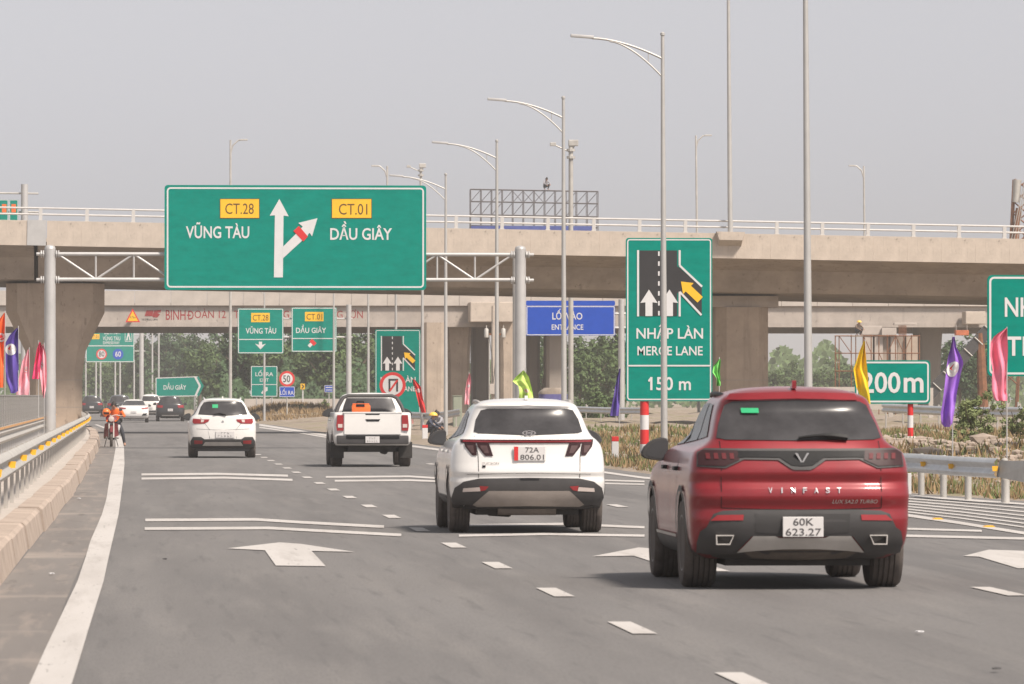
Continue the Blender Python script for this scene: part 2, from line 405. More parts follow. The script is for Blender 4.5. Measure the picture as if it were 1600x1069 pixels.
marking('direction_arrow', [[(998,856.5),(1070,862),(1150,876),(1066,872)],[(998,856.5),(990,869.5),(925,870.5)],[(990,869.5),(1066,872),(1141,894),(1064,893)],[(998,856.5),(1066,872),(990,869.5)]])
marking('direction_arrow', [[(1545,860),(1600,862),(1700,874),(1615,873)],[(1545,860),(1530,871),(1505,870)],[(1530,871),(1615,873),(1680,890),(1590,889)],[(1545,860),(1615,873),(1530,871)]])
for x, y in ((1465,812.5),(1545,824.5),(1640,839)):
    q = G(x, y); o = MB().prism([(-.07,0),(.07,0),(.04,.02),(-.04,.02)], lambda u, v: (q.x+u, q.y-.1, .008+v), lambda u, v: (q.x+u, q.y+.1, .008+v)).build('road_stud', M_refl)
    tag(o, {1465:'left orange road stud on the hatched gore line',1545:'middle orange road stud on the hatched gore line',1640:'right orange road stud on the hatched gore line'}[x], 'road stud', 'orange studs on the gore line')

# ------------------------------------------------ kerb of concrete blocks and the raised median strip
med = MB(); ys = list(range(24, 400, 8))
for i in range(len(ys) - 1):
    a, b = ys[i], ys[i+1]
    med.add([(kerb_x(a)-.30,a,.25),(kerb_x(b)-.30,b,.25),(kerb_x(b)-4.2,b,.25),(kerb_x(a)-4.2,a,.25)], [(0,1,2,3)])
med.box((-5.22,24,-.05),(-5.18,390,.25))
med_o = struct(med.build('median_strip', M_concl))
kroot = root('concrete_kerb', (-1.0, 30, 0), 'dusty concrete block kerb along the left shoulder', 'kerb')
Y = 26.0; kmesh = []
for ln in (4.4, 6.2, 8.4):
    for q in range(2):
        mb = MB(); r2 = random.Random(int(ln*10)+q); t = .29 + r2.uniform(-.012, .012)
        sec = [(0,0),(-.045,t-.035),(-.085,t),(-.335,t+.004),(-.335,0)]
        mb.add([(x + r2.uniform(-.004,.004), 0, z) for x, z in sec] + [(x + r2.uniform(-.004,.004), ln - .05, z) for x, z in sec],
               [(0,1,2,3,4),(9,8,7,6,5)] + [(i, i+5, (i+1)%5+5, (i+1)%5) for i in range(5)])
        kmesh.append((ln, mb.mesh('kerb_block', M_kerb)))
while Y < 330:
    ln, me = kmesh[rnd.randrange(6)]
    o = link('kerb_block', me, kroot, (kerb_x(Y) + 1.0 + rnd.uniform(-.015, .012), Y - 30, rnd.uniform(-.008, .008)))
    o.rotation_euler.z = math.atan2(-(kerb_x(Y+ln) - kerb_x(Y)), ln) + rnd.uniform(-.003, .003); o.rotation_euler.y = rnd.uniform(-.02, .02); Y += ln

# ------------------------------------------------ guardrails
WB = [(0,.155),(.018,.150),(.055,.115),(.070,.085),(.055,.055),(.012,.020),(.006,0),(.012,-.020),(.055,-.055),(.070,-.085),(.055,-.115),(.018,-.150),(0,-.155)]
def w_beam(mb, path, z, side=1, zs=None, sc=1.):
    """corrugated rail along a ground path; side = +1 bulges to the right of travel"""
    n = len(WB); rings = []
    for i, p in enumerate(path):
        a = Vector(path[max(i-1, 0)]); b = Vector(path[min(i+1, len(path)-1)]); d = (b - a).normalized(); nr = Vector((d.y, -d.x)) * side
        rings.append([(p[0] + nr.x*u*sc, p[1] + nr.y*u*sc, z + v*sc + (zs(p[0], p[1]) if zs else 0)) for u, v in WB])
    vs = [q for r in rings for q in r]; fs = []
    for i in range(len(rings) - 1):
        for j in range(n - 1):
            fs.append((i*n+j, i*n+j+1, (i+1)*n+j+1, (i+1)*n+j))
    mb.add(vs, fs)
def along(path, step):
    out = []; acc = 0
    for a, b in zip(path[:-1], path[1:]):
        a, b = Vector(a), Vector(b); L = (b - a).length
        while acc <= L: out.append((a + (b - a) * (acc / L), (b - a).normalized())); acc += step
        acc -= L
    return out
def guardrail(name, label, path, zb, ztop, step, mbeam=M_galv, refl=0, side=1, zs=None, round_post=0, group=None, rmat=None):
    r = root(name, (path[0][0], path[0][1], zs(*path[0]) if zs else zb), label, 'guardrail', group)
    mb = MB(); w_beam(mb, path, ztop - .155, side, zs); mb.build('rail_beam', mbeam, r, smooth=35)
    pm = MB()
    if round_post: pm.lathe([(round_post, -.2), (round_post, ztop-zb-.02), (round_post*.6, ztop-zb)], n=12)
    else: pm.box((-.024,-.055,-.1), (.024,.055,ztop-zb-.03)).box((.024 if side>0 else -.09,-.05,ztop-zb-.25), (.09 if side>0 else -.024,.05,ztop-zb-.08))
    pme = pm.mesh('post', mat('post_steel', (.40,.375,.345), .65, .25, var=.15) if not round_post else M_gdull, smooth=40 if round_post else None)
    ol = world_loc(r)
    for p, d in along(path, step):
        n = Vector((d.y, -d.x)) * side; q = p - n * .10
        link('post', pme, r, (q.x-ol.x, q.y-ol.y, (zs(q.x,q.y) if zs else zb)-ol.z))
    if refl:
        rm = MB().prism([(-.038,-.045),(.038,-.045),(.048,.035),(-.048,.035)], lambda u, v: (u, -.02, v), lambda u, v: (u*.8, .03, v*.8)).mesh('reflector', rmat or M_refl)
        for k, (p, d) in enumerate(along(path, refl)):
            n = Vector((d.y, -d.x)) * side; q = p + n * .055
            link('reflector', rm, r, (q.x-ol.x, q.y-ol.y, ztop-.155+(zs(q.x,q.y) if zs else zb*0)-ol.z))
    return r
GP = [(-1.42,40),(-1.42,100),(-1.40,160),(-1.38,205),(-1.45,225),(-1.62,245),(-1.95,270),(-2.5,300),(-3.4,335)]
guardrail('guardrail', 'long guardrail with yellow reflectors along the left kerb', GP, .25, 1.0, 4.0, M_gdull, refl=8, side=1)
# median rail with screen mesh
GP2 = [(-2.68,44),(-2.68,222)]
gr2 = guardrail('guardrail', 'median guardrail with orange strip under the mesh screen', GP2, .25, .95, 2.5, M_gdull, side=1)
M_ostrip = mat('faded_orange_strip', (.55,.30,.12), .6, var=.35, scale=2)
MB().box((-2.625,44,.955),(-2.60,222,1.0)).build('reflective_strip', M_ostrip, gr2)
fr = root('mesh_screen', (-2.72, 44, .25), 'grey wire mesh anti-glare screen on the left median', 'fence')
pm = MB(); pm.tube([(0,0,1.0-.25),(0,0,1.68-.25)], .022, 6); pm.tube([(0,0,1.66-.25),(0,2.46,1.66-.25)], .018, 5); pm.tube([(0,0,1.02-.25),(0,2.46,1.02-.25)], .018, 5)
for k in range(1, 5): pm.box((-.004, k*.5-.006, .77), (.004, k*.5+.006, 1.41))
for k in range(1, 6): pm.box((-.003, 0, .77+k*.107-.003), (.003, 2.46, .77+k*.107+.003))
pme = pm.mesh('mesh_panel', mat('screen_wire', (.22,.21,.20), .7, .2, var=.1))
for k in range(71): link('mesh_panel', pme, fr, (0, k*2.5, 0))
for k in range(0, 72, 1): link('post', MB().box((-.02,-.02,-.1),(.02,.02,.78)).mesh('post', M_galvp) if k == 0 else fr.children[-1].data, fr, (0, k*2.5, 0))

# ------------------------------------------------ rough verge right of the road
mb = MB(); nx, ny = 70, 150; vs = []; fs = []
for j in range(ny + 1):
    y = 93 + (j / ny) ** 1.5 * 420
    e = edge_x(y) + .55
    for i in range(nx + 1):
        x = e + (i / nx) ** 1.6 * 75
        vs.append((x, y, terr(x, y) + (rnd.uniform(-.03, .03) if i > 1 else 0)))
for j in range(ny):
    for i in range(nx):
        a = j*(nx+1)+i; fs.append((a, a+1, a+nx+2, a+nx+1))
struct(mb.add(vs, fs).build('rough_verge', M_soil, smooth=180))
def tz(x, y): return max(terr(x, y), -.03)

# right-hand nose guardrail (round posts, flat end plate)
a, b, c, d_ = G(1300,767), G(1431,773.5), G(1495,781), G(1560,786)
GP3 = [(p.x, p.y) for p in (a, b, c, d_)]
gr3 = guardrail('guardrail', 'short guardrail with round posts right of the red car', GP3[::-1], -.03, .69, 2.55, M_galv, refl=3.2, side=-1, round_post=.055)
e1 = G(1557,785.8); e2 = G(1625,790)
mb = MB()
for (p, q) in ((e1, e2),):
    mb.add([(p.x,p.y-.06,.40),(q.x,q.y-.06,.30),(q.x,q.y-.06,.68),(p.x+.04,p.y-.06,.65),(p.x,p.y,.40),(q.x,q.y,.30),(q.x,q.y,.68),(p.x+.04,p.y,.65)],
           [(0,1,2,3),(7,6,5,4),(0,4,5,1),(1,5,6,2),(2,6,7,3),(3,7,4,0)])
mb.build('end_plate', M_gdull, gr3)
q = G(1573,786.5); MB().lathe([(.06,-.1),(.06,.36)], (q.x, q.y+.09, 0), n=12).build('post', M_gdull, gr3, smooth=40)
def far_rail(label, p0, p1, Y0, Y1, ztop, step=3.0, m=M_galv):
    a, b = P(p0, 640, Y0), P(p1, 640, Y1)
    return guardrail('guardrail', label, [(a.x, Y0), ((a.x+b.x)/2, (Y0+Y1)/2), (b.x, Y1)], 0, ztop, step, m, side=1 if b.x > a.x else -1, zs=lambda x, y: tz(x, y))
far_rail('distant guardrail under the blue entrance sign', 890, 1010, 300, 285, .72)
far_rail('distant guardrail beside the two crouching workers', 640, 720, 262, 252, .74, 2.2)
far_rail('distant guardrail behind the purple and pink flags', 1380, 1640, 215, 185, .95, 3.5)
# pale concrete barrier of the far ramp
mb = MB(); a, b = P(1195, 608, 330), P(1345, 608, 330)
for z0, z1 in ((.62, .92), (1.25, 1.85)): mb.box((a.x-3, 330, z0+.3), (b.x+2, 330.25, z1+.3))
rb = root('ramp_barrier', (a.x, 330, 0), 'pale rail barrier of the far ramp behind the red car', 'barrier')
mb.build('rail', M_concl, rb)
for k in range(6): MB().box((a.x-2+k*2.2, 330.05, 0), (a.x-1.75+k*2.2, 330.2, 2.1)).build('post', M_concl, rb)
a, b = P(380, 630, 455), P(545, 630, 450)
MB().box((a.x, 450, 0), (b.x+3, 450.4, 1.45)).build('wall', M_concl, root('low_barrier_wall', (a.x, 450, 0), 'low pale concrete barrier beyond the dirt mound', 'barrier'))

# ------------------------------------------------ near overpass
BY = 264.0                                        # near face
bx0 = XP(800, BY); bz0 = ZP(358.5, BY)            # parapet top at picture centre
SL = -math.atan(27.0 / 1600)
ov = root('overpass_bridge', (bx0, BY, bz0), 'concrete box girder overpass with two-rail parapet, nearest of the two bridges', 'bridge')
ov.rotation_euler = (0, -SL, 0)
XS = 4.2
# one pre-cast fascia piece (1.5 m), shared
fm = MB().bbox((.001,0,-1.09), (1.499,.42,0), .006).mesh('parapet_panel', M_conc)
jx = P(57, 619, BY).x - bx0
for k in range(26):
    if jx - 1.75 - 1.5*(k+1) > -37: link('parapet_panel', fm, ov, (jx - 1.75 - 1.5*(k+1), 0, 0))
for k in range(44):
    if jx + .45 + k*1.5 < 39: link('parapet_panel', fm, ov, (jx + .45 + k*1.5, 0, 0))
link('parapet_panel', MB().bbox((.004,0,-1.09),(1.35,.42,0), .012).mesh('parapet_panel', M_conc), ov, (jx - 1.75, 0, 0))
MB().box((jx-.40,-.03,-1.08),(jx+.42,.02,.02)).build('joint_cover', M_galvp, ov, local=True)
# box girder: cantilever, web, soffit (cross fall of four per cent away from the camera)
def girder(x0, x1, nm, m):
    sec = [(.03,-1.09),(.4,-1.14),(2.3,-1.55),(3.1,-2.50),(9.4,-2.76),(10.2,-2.0),(12.0,-1.62),(12.4,-1.55),(12.4,-1.0),(.42,-.9)]
    mb = MB(); n = len(sec)
    mb.add([(x0, y, z) for y, z in sec] + [(x1, y, z) for y, z in sec], [tuple(range(n)), tuple(range(2*n-1, n-1, -1))] + [((i+1)%n, (i+1)%n+n, i+n, i) for i in range(n)])
    return mb.build(nm, m, ov, local=True)
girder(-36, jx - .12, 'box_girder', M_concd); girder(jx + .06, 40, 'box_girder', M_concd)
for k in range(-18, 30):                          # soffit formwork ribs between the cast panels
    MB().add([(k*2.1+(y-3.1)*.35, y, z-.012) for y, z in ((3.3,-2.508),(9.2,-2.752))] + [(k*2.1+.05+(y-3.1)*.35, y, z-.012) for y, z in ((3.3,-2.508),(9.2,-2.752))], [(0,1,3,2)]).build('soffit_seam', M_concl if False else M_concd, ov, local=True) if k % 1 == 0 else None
MB().box((-36,12.0,-1.5),(40,12.4,-.45)).build('far_parapet', M_conc, ov, local=True)
MB().box((-36,.42,-1.0),(40,12.0,-.92)).build('deck_surface', M_asph, ov, local=True)
# railing
M_rail = mat('rail_paint', (.52,.50,.48), .6, .1, var=.08)
pm = MB().box((-.075,.06,0),(.075,.22,.56)).box((-.10,.03,-.01),(.10,.26,.03)).mesh('railing_post', M_rail)
for k in range(-18, 20):
    o = link('railing_post', pm, ov, (k * 2.003 + (P(432, 900/2.888+30, BY).x - bx0) % 2.003 - .2, 0, 0))
for z in (.27, .54): MB().tube([(-36,.10,z),(40,.10,z)], .042, 8).build('rail', M_rail, ov, smooth=40, local=True)
# lamp bracket and pole on the overpass
q = P(1141, 372, BY-.1); lx = (q.x - bx0)
mb = MB(); mb.add([(lx-.62,-.45,.06),(lx+.62,-.45,.06),(lx+.62,.0,.06),(lx-.62,.0,.06),(lx-.5,-.45,-.30),(lx+.5,-.45,-.30),(lx+.5,0,-.55),(lx-.5,0,-.55)],
       [(0,1,2,3),(4,7,6,5),(0,4,5,1),(1,5,6,2),(2,6,7,3),(3,7,4,0)])
mb.build('lamp_bracket', M_conc, ov, local=True)
M_pole = mat('pole_galvanised', (.43,.42,.405), .5, .3, var=.1, scale=1.2)

# piers
def octa(w, d, c):
    return [(-w+c,-d),(w-c,-d),(w,-d+c),(w,d-c),(w-c,d),(-w+c,d),(-w,d-c),(-w,-d+c)]
def pier_mesh(secs, m, name, parent, cx, cy):
    """secs: (z, half width, half depth, chamfer)"""
    mb = MB(); vs = []
    for z, w, d, c in secs: vs += [(cx+x, cy+y, z) for x, y in octa(w, d, c)]
    k = len(secs); fs = [tuple(range(7,-1,-1)), tuple((k-1)*8+j for j in range(8))]
    for i in range(k-1):
        for j in range(8): fs.append((i*8+j, i*8+(j+1)%8, (i+1)*8+(j+1)%8, (i+1)*8+j))
    return mb.add(vs, fs).build(name, m, parent)
PYC = BY + 5.2
M_pier = weathered('pier_concrete', (.37,.29,.225), .25, .14, .7, .7)
r = root('bridge_pier', (XP(86, PYC-1.3), PYC, .25), 'flared octagonal concrete pier at left behind the gantry post', 'pier')
sz = lambda y: ZP(y, PYC - 1.2, 86); wpx = lambda p: p * (PYC - 1.2) / F / 2
pier_mesh([(.0,wpx(84),1.25,.35),(sz(585),wpx(84),1.25,.35),(sz(548),wpx(94),1.25,.36),(sz(488),wpx(153),1.4,.5),(sz(443),wpx(153),1.4,.5)], M_pier, 'pier_shaft', r, r.location.x, PYC)
MB().box((r.location.x-1.2,PYC-.7,sz(443)),(r.location.x+1.2,PYC+.7,sz(443)+1.2)).build('bearing', M_concd, r)
r = root('bridge_pier', (XP(1161, PYC-1.3), PYC, .1), 'square chamfered concrete pier right of the merge sign', 'pier')
pier_mesh([(-.1,wpx(83),1.2,.45),(ZP(480,PYC-1.2,1160),wpx(83),1.2,.45)], M_pier, 'pier_shaft', r, r.location.x, PYC)
zt = ZP(480, PYC-1.2, 1160)
MB().box((r.location.x-1.5,PYC-1.1,zt),(r.location.x+1.6,PYC+1.1,zt+.5)).build('bearing', M_concd, r)

# ------------------------------------------------ far bridge with the red banner text
BY2 = 405.0
x0, x1 = XP(-300, BY2), XP(1760, BY2)
zz = lambda y: ZP(y, BY2)
fb = root('girder_bridge', (XP(400, BY2), BY2, zz(510)), 'far girder bridge carrying red lettering on its concrete side', 'bridge')
k = 0; x = x0
fm2 = MB().bbox((.01,0,0),(2.39,.4,zz(455)-zz(478)), .01).mesh('parapet_panel', M_concl); ol = world_loc(fb)
while x < x1:
    link('parapet_panel', fm2, fb, (x-ol.x, -.1, zz(478)-ol.z)); x += 2.4
M_girder = weathered('girder_concrete', (.37,.325,.29), .2, .12, .7, .7)
MB().box((x0,BY2+.15,zz(507)),(x1,BY2+.9,zz(478))).box((x0,BY2+.05,zz(511)),(x1,BY2+.95,zz(504))).build('edge_girder', M_girder, fb)
for j in range(1, 5): MB().box((x0,BY2+.9+j*2.4,zz(508)),(x1,BY2+1.4+j*2.4,zz(480))).build('girder', M_girder, fb)
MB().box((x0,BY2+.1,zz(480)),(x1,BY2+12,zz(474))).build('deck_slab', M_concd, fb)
MB().box((x0,BY2+12.0,zz(518)),(x1,BY2+12.6,zz(482))).build('girder', M_girder, fb)
M_bant = mat('banner_red', (.26,.03,.03), .8, var=.2, scale=4)
plettering(fb, 'BINH', (259,484.5,290,500), BY2+.146, M_bant, .008); plettering(fb, 'D', (294,485.5,302.5,499.5), BY2+.146, M_bant, .008)
MB().plate(ppoly([(292.3,491.6),(298,491.6),(298,493.6),(292.3,493.6)], BY2), BY2+.142, .004).build('letter_bar', M_bant, fb)
plettering(fb, 'OÀN 12 ( TỔNG CÔNG TY TRƯỜNG SƠN', (304,478.5,567,501), BY2+.146, M_bant, .004)
mk = MB(); mk.plate(ppoly([(226,494),(229,485),(240,485),(238,494)], BY2), BY2+.135, .01)
mk.plate(ppoly([(238,494),(241,485),(252,484),(251,488),(245,489),(250,491),(246,496),(240,496)], BY2), BY2+.135, .01)
mk.build('emblem', M_bant, fb)
plettering(fb, 'TRƯỜNG SƠN', (221,497,246,501), BY2+.14, M_black, .0)
# far bridge piers
def arch_pier(label, xl, xr, yt, Y, m, dep=1.6, fl=0):
    a, b = XP(xl, Y), XP(xr, Y); c = (a+b)/2; w = (b-a)/2; zt = ZP(yt, Y)
    r = root('bridge_pier', (c, Y+dep, 0), label, 'pier', 'piers of the far bridge')
    if fl:
        pier_mesh([(-.1,w*.82,dep,.2),(zt*.55,w*.82,dep,.2),(zt*.75,w*.86,dep,.2),(zt*.9,w*.94,dep,.2),(zt,w,dep,.2)], m, 'pier_shaft', r, c, Y+dep)
    else: pier_mesh([(-.1,w,dep,.2),(zt,w,dep,.2)], m, 'pier_shaft', r, c, Y+dep)
    return r
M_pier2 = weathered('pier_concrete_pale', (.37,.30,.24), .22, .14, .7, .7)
M_pier3 = mat('pier_concrete_shade_joint', (.27,.235,.205), .92, var=.16, scale=.5, bump=.2, bscale=6, stretch=(1,1,.3))  # shade of some far piers put into the colour; also serves joint lines
r = arch_pier('pale slim pier of the far bridge right of the second merge sign', 662, 694, 504, BY2-2, M_pier2)
r = arch_pier('broad flared pier of the far bridge left of the transformer pole', 696, 738, 502, BY2+1, M_pier2, fl=1)
MB().bbox((XP(735,BY2-3),BY2-3,ZP(503,BY2-3)),(XP(803,BY2-3),BY2-.1,ZP(472,BY2-3)), .05).build('pier_cap', M_conc, r)
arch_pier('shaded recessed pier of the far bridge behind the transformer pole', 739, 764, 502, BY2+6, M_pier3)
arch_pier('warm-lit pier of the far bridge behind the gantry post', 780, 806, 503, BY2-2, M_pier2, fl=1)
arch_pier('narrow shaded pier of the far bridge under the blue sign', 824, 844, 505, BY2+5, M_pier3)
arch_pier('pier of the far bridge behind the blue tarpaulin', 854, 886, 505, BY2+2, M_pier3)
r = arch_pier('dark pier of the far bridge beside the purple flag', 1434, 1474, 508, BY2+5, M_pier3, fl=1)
MB().bbox((XP(1509,BY2-2),BY2-2,ZP(506,BY2-2)),(XP(1540,BY2-2),BY2-.1,ZP(486,BY2-2)), .05).build('pier_cap', M_conc, r)
# construction joints round the two near piers
for o in [q for q in bpy.data.objects if q.name.startswith('bridge_pier')][:2]:
    half = (wpx(84) if o.location.x < 0 else wpx(83)); dpt = 1.25 if o.location.x < 0 else 1.2; ch = .35 if o.location.x < 0 else .45
    for z in (1.15, 2.35):
        mb = MB(); n = 8; ring = octa(half + .004, dpt + .004, ch)
        mb.add([(o.location.x + x, PYC + y, z) for x, y in ring] + [(o.location.x + x, PYC + y, z + .022) for x, y in ring], [(j, (j+1)%8, (j+1)%8+8, j+8) for j in range(8)])
        mb.build('construction_joint', M_pier3, o)
# ================================================================== vehicles
def pchip(xs, ys):
    xs = np.array(xs, float); ys = np.array(ys, float); h = np.diff(xs); d = np.diff(ys) / h; m = np.zeros(len(xs))
    m[0] = d[0]; m[-1] = d[-1]
    for i in range(1, len(xs) - 1):
        m[i] = 0 if d[i-1] * d[i] <= 0 else 3*(h[i-1]+h[i]) / ((2*h[i]+h[i-1])/d[i-1] + (h[i]+2*h[i-1])/d[i])
    def f(x):
        x = min(max(x, xs[0]), xs[-1]); i = min(int(np.searchsorted(xs, x, 'right')) - 1, len(h) - 1); i = max(i, 0); t = (x - xs[i]) / h[i]
        return ((1+2*t)*(1-t)**2)*ys[i] + t*(1-t)**2*h[i]*m[i] + t*t*(3-2*t)*ys[i+1] + t*t*(t-1)*h[i]*m[i+1]
    return f
class Shell:
    """a body as stacked plan outlines; rows (z, half width, rear y, front y)"""
    def __init__(s, rows, dr=.42, pr=2.7, df=.75, pf=2.3):
        z = [r[0] for r in rows]; s.z0, s.z1 = z[0], z[-1]; s.zs = z
        s.w, s.yr, s.yf = (pchip(z, [r[k] for r in rows]) for k in (1, 2, 3))
        s.dr, s.pr, s.df, s.pf = dr, pr, df, pf
    def drz(s, z): return min(s.dr, (s.yf(z) - s.yr(z)) * .4, s.w(z) * .75 + .02)
    def dfz(s, z): return min(s.df, (s.yf(z) - s.yr(z)) * .4, s.w(z) + .02)
    def rear(s, x, z):
        u = min(abs(x) / s.w(z), .9995); return s.yr(z) + s.drz(z) * (1 - (1 - u**s.pr) ** (1/s.pr))
    def side(s, y, z):
        w, yr, yf, d, e = s.w(z), s.yr(z), s.yf(z), s.drz(z), s.dfz(z)
        if y < yr + d: return w * max(0, 1 - (1 - max(0, (y - yr)) / d) ** s.pr) ** (1/s.pr)
        if y > yf - e: return w * max(0, 1 - (1 - max(0, (yf - y)) / e) ** s.pf) ** (1/s.pf)
        return w
    def mesh(s, nz=64, nq=11, ns=14):
        zs = sorted(set(list(np.linspace(s.z0, s.z1, nz)) + s.zs)); vs = []; fs = []; N = None
        for z in zs:
            w, yr, yf, d, e = s.w(z), s.yr(z), s.yf(z), s.drz(z), s.dfz(z); half = []
            for i in range(nq + 1):
                a = PI/2 * i/nq; half.append((w * math.sin(a)**(2/s.pr), yr + d * (1 - math.cos(a)**(2/s.pr))))
            for i in range(1, ns): half.append((w, yr + d + (yf - e - yr - d) * i/ns))
            for i in range(nq, -1, -1):
                a = PI/2 * i/nq; half.append((w * math.sin(a)**(2/s.pf), yf - e * (1 - math.cos(a)**(2/s.pf))))
            ring = half + [(-x, y) for x, y in half[-2:0:-1]]; N = len(ring)
            vs += [(x, y, z) for x, y in ring]
        for i in range(len(zs) - 1):
            for j in range(N): fs.append((i*N+j, i*N+(j+1)%N, (i+1)*N+(j+1)%N, (i+1)*N+j))
        fs.append(tuple(range(N-1, -1, -1))); fs.append(tuple((len(zs)-1)*N + j for j in range(N)))
        return MB().add(vs, fs)
def densify(poly, step):
    out = []
    for a, b in zip(poly, poly[1:] + poly[:1]):
        n = max(1, int(math.hypot(b[0]-a[0], b[1]-a[1]) / step))
        out += [(a[0] + (b[0]-a[0])*k/n, a[1] + (b[1]-a[1])*k/n) for k in range(n)]
    return out
def tri_fill(poly, step):
    d = densify(poly, step); n = len(d)
    pts = [Vector(p) for p in d]; us = [p[0] for p in d]; vs = [p[1] for p in d]
    def inside(x, y):
        c = False; j = n - 1
        for i in range(n):
            if (d[i][1] > y) != (d[j][1] > y) and x < (d[j][0]-d[i][0])*(y-d[i][1])/(d[j][1]-d[i][1]) + d[i][0]: c = not c
            j = i
        return c
    y = min(vs) + step*.53
    while y < max(vs):
        x = min(us) + step*.53
        while x < max(us):
            if inside(x, y) and min((x-p[0])**2 + (y-p[1])**2 for p in d) > (step*.45)**2: pts.append(Vector((x, y)))
            x += step
        y += step
    r = geometry.delaunay_2d_cdt(pts, [], [list(range(n))], 1, 1e-5)
    return [tuple(v) for v in r[0]], r[2]
def rear_patch(mb, sh, poly, off, step=.06, mi=0):
    vs, fs = tri_fill(poly, step); out = []; e = .004
    for x, z in vs:
        y = sh.rear(x, z); nx = (sh.rear(x+e, z) - sh.rear(x-e, z)) / (2*e); nz = (sh.rear(x, z+e) - sh.rear(x, z-e)) / (2*e)
        nx = max(-3, min(3, nx)); nz = max(-3, min(3, nz))
        n = Vector((nx, -1, nz)).normalized(); out.append(Vector((x, y, z)) + n * off)
    mb.add(out, fs, mi)
def side_patch(mb, sh, poly, off, sgn, step=.07, mi=0):
    vs, fs = tri_fill(poly, step); e = .004; out = []
    for y, z in vs:
        x = sh.side(y, z); ny = (sh.side(y+e, z) - sh.side(y-e, z)) / (2*e); nz = (sh.side(y, z+e) - sh.side(y, z-e)) / (2*e)
        n = Vector((1, -max(-3,min(3,ny)), -max(-3,min(3,nz)))).normalized(); p = Vector((x, y, z)) + n * off; p.x *= sgn; out.append(p)
    mb.add(out, fs if sgn > 0 else [f[::-1] for f in fs], mi)
def mirror(poly): return [(-x, z) for x, z in poly][::-1]
def cut_arches(me, cutters, mats):
    """boolean-cut wheel arches out of a body mesh"""
    o = bpy.data.objects.new('tmp', me); col.objects.link(o); cs = []
    for (y, r, xi, sgn, z) in cutters:
        mb = MB().lathe([(r, xi), (r, 1.4)], (0, 0, 0), 'x', 32)
        if sgn < 0: mb.v = [(-a, b, c) for a, b, c in mb.v]; mb.f = [f[::-1] for f in mb.f]
        mb.v = [(a, b + y, c + z) for a, b, c in mb.v]
        c = bpy.data.objects.new('cut', mb.mesh('cut', mats[0])); c.data.materials.clear(); c.data.materials.append(M_under); col.objects.link(c); cs.append(c)
        md = o.modifiers.new('b', 'BOOLEAN'); md.operation = 'DIFFERENCE'; md.object = c; md.solver = 'EXACT'; md.material_mode = 'TRANSFER'
    dg = bpy.context.evaluated_depsgraph_get(); out = bpy.data.meshes.new_from_object(o.evaluated_get(dg))
    bpy.data.objects.remove(o)
    for c in cs: bpy.data.objects.remove(c)
    out.polygons.foreach_set('use_smooth', [True]*len(out.polygons)); out.set_sharp_from_angle(angle=math.radians(38))
    return out
_wh = {}
def wheel_parts(r, w, spokes=5):
    k = (r, w, spokes)
    if k in _wh: return _wh[k]
    h = w/2; prof = [(r*.62, -h*.92), (r*.80, -h*1.0), (r*.93, -h*.97), (r*.985, -h*.80)]
    nb = 5; gw = .011
    for i in range(nb):                      # tread ribs with grooves between
        a = -h*.78 + i*(h*1.56)/nb; b = a + h*1.56/nb - gw
        prof += [(r, a), (r, b)]
        if i < nb - 1: prof += [(r-.016, b + .001), (r-.016, b + gw - .001)]
    prof += [(r*.985, h*.80), (r*.93, h*.97), (r*.80, h*1.0), (r*.62, h*.92)]
    ty = MB().lathe(prof, axis='x', n=40).mesh('tyre', M_tyre, smooth=30)
    rm = MB(); rm.lathe([(r*.64, h*.55), (r*.64, h*.93), (r*.60, h*.93), (r*.57, h*.5), (r*.16, h*.45)], axis='x', n=32)
    rm.lathe([(r*.17, h*.3), (r*.17, h*.86), (r*.08, h*.90)], axis='x', n=16)
    for s in range(spokes):
        a = 2*PI*s/spokes; ca, sa = math.cos(a), math.sin(a); q = []
        for rr, hw in ((r*.12, .045), (r*.62, .030)):
            for sg in (-1, 1): q.append((rr, sg*hw))
        pts = [(h*.88, p[0]*ca - p[1]*sa, p[0]*sa + p[1]*ca) for p in q] + [(h*.70, p[0]*ca - p[1]*sa, p[0]*sa + p[1]*ca) for p in q]
        rm.add(pts, [(0,1,3,2),(4,6,7,5),(0,4,5,1),(1,5,7,3),(3,7,6,2),(2,6,4,0)])
    _wh[k] = (ty, rm.mesh('rim', M_rim, smooth=35)); return _wh[k]
def add_wheels(car, wb, track, r, w, spokes=5):
    ty, rm = wheel_parts(r, w, spokes)
    for y in (0, wb):
        for sg in (-1, 1):
            e = bpy.data.objects.new('wheel', None); col.objects.link(e); e.parent = car; e.location = (sg*track, y, r); e.rotation_euler = (rnd.uniform(0, 1), 0, 0)
            e.rotation_euler.x = rnd.uniform(0, 6)
            for nm, me in (('tyre', ty), ('rim', rm)):
                o = link(nm, me, e)
                if sg < 0: o.rotation_euler = (0, 0, PI)
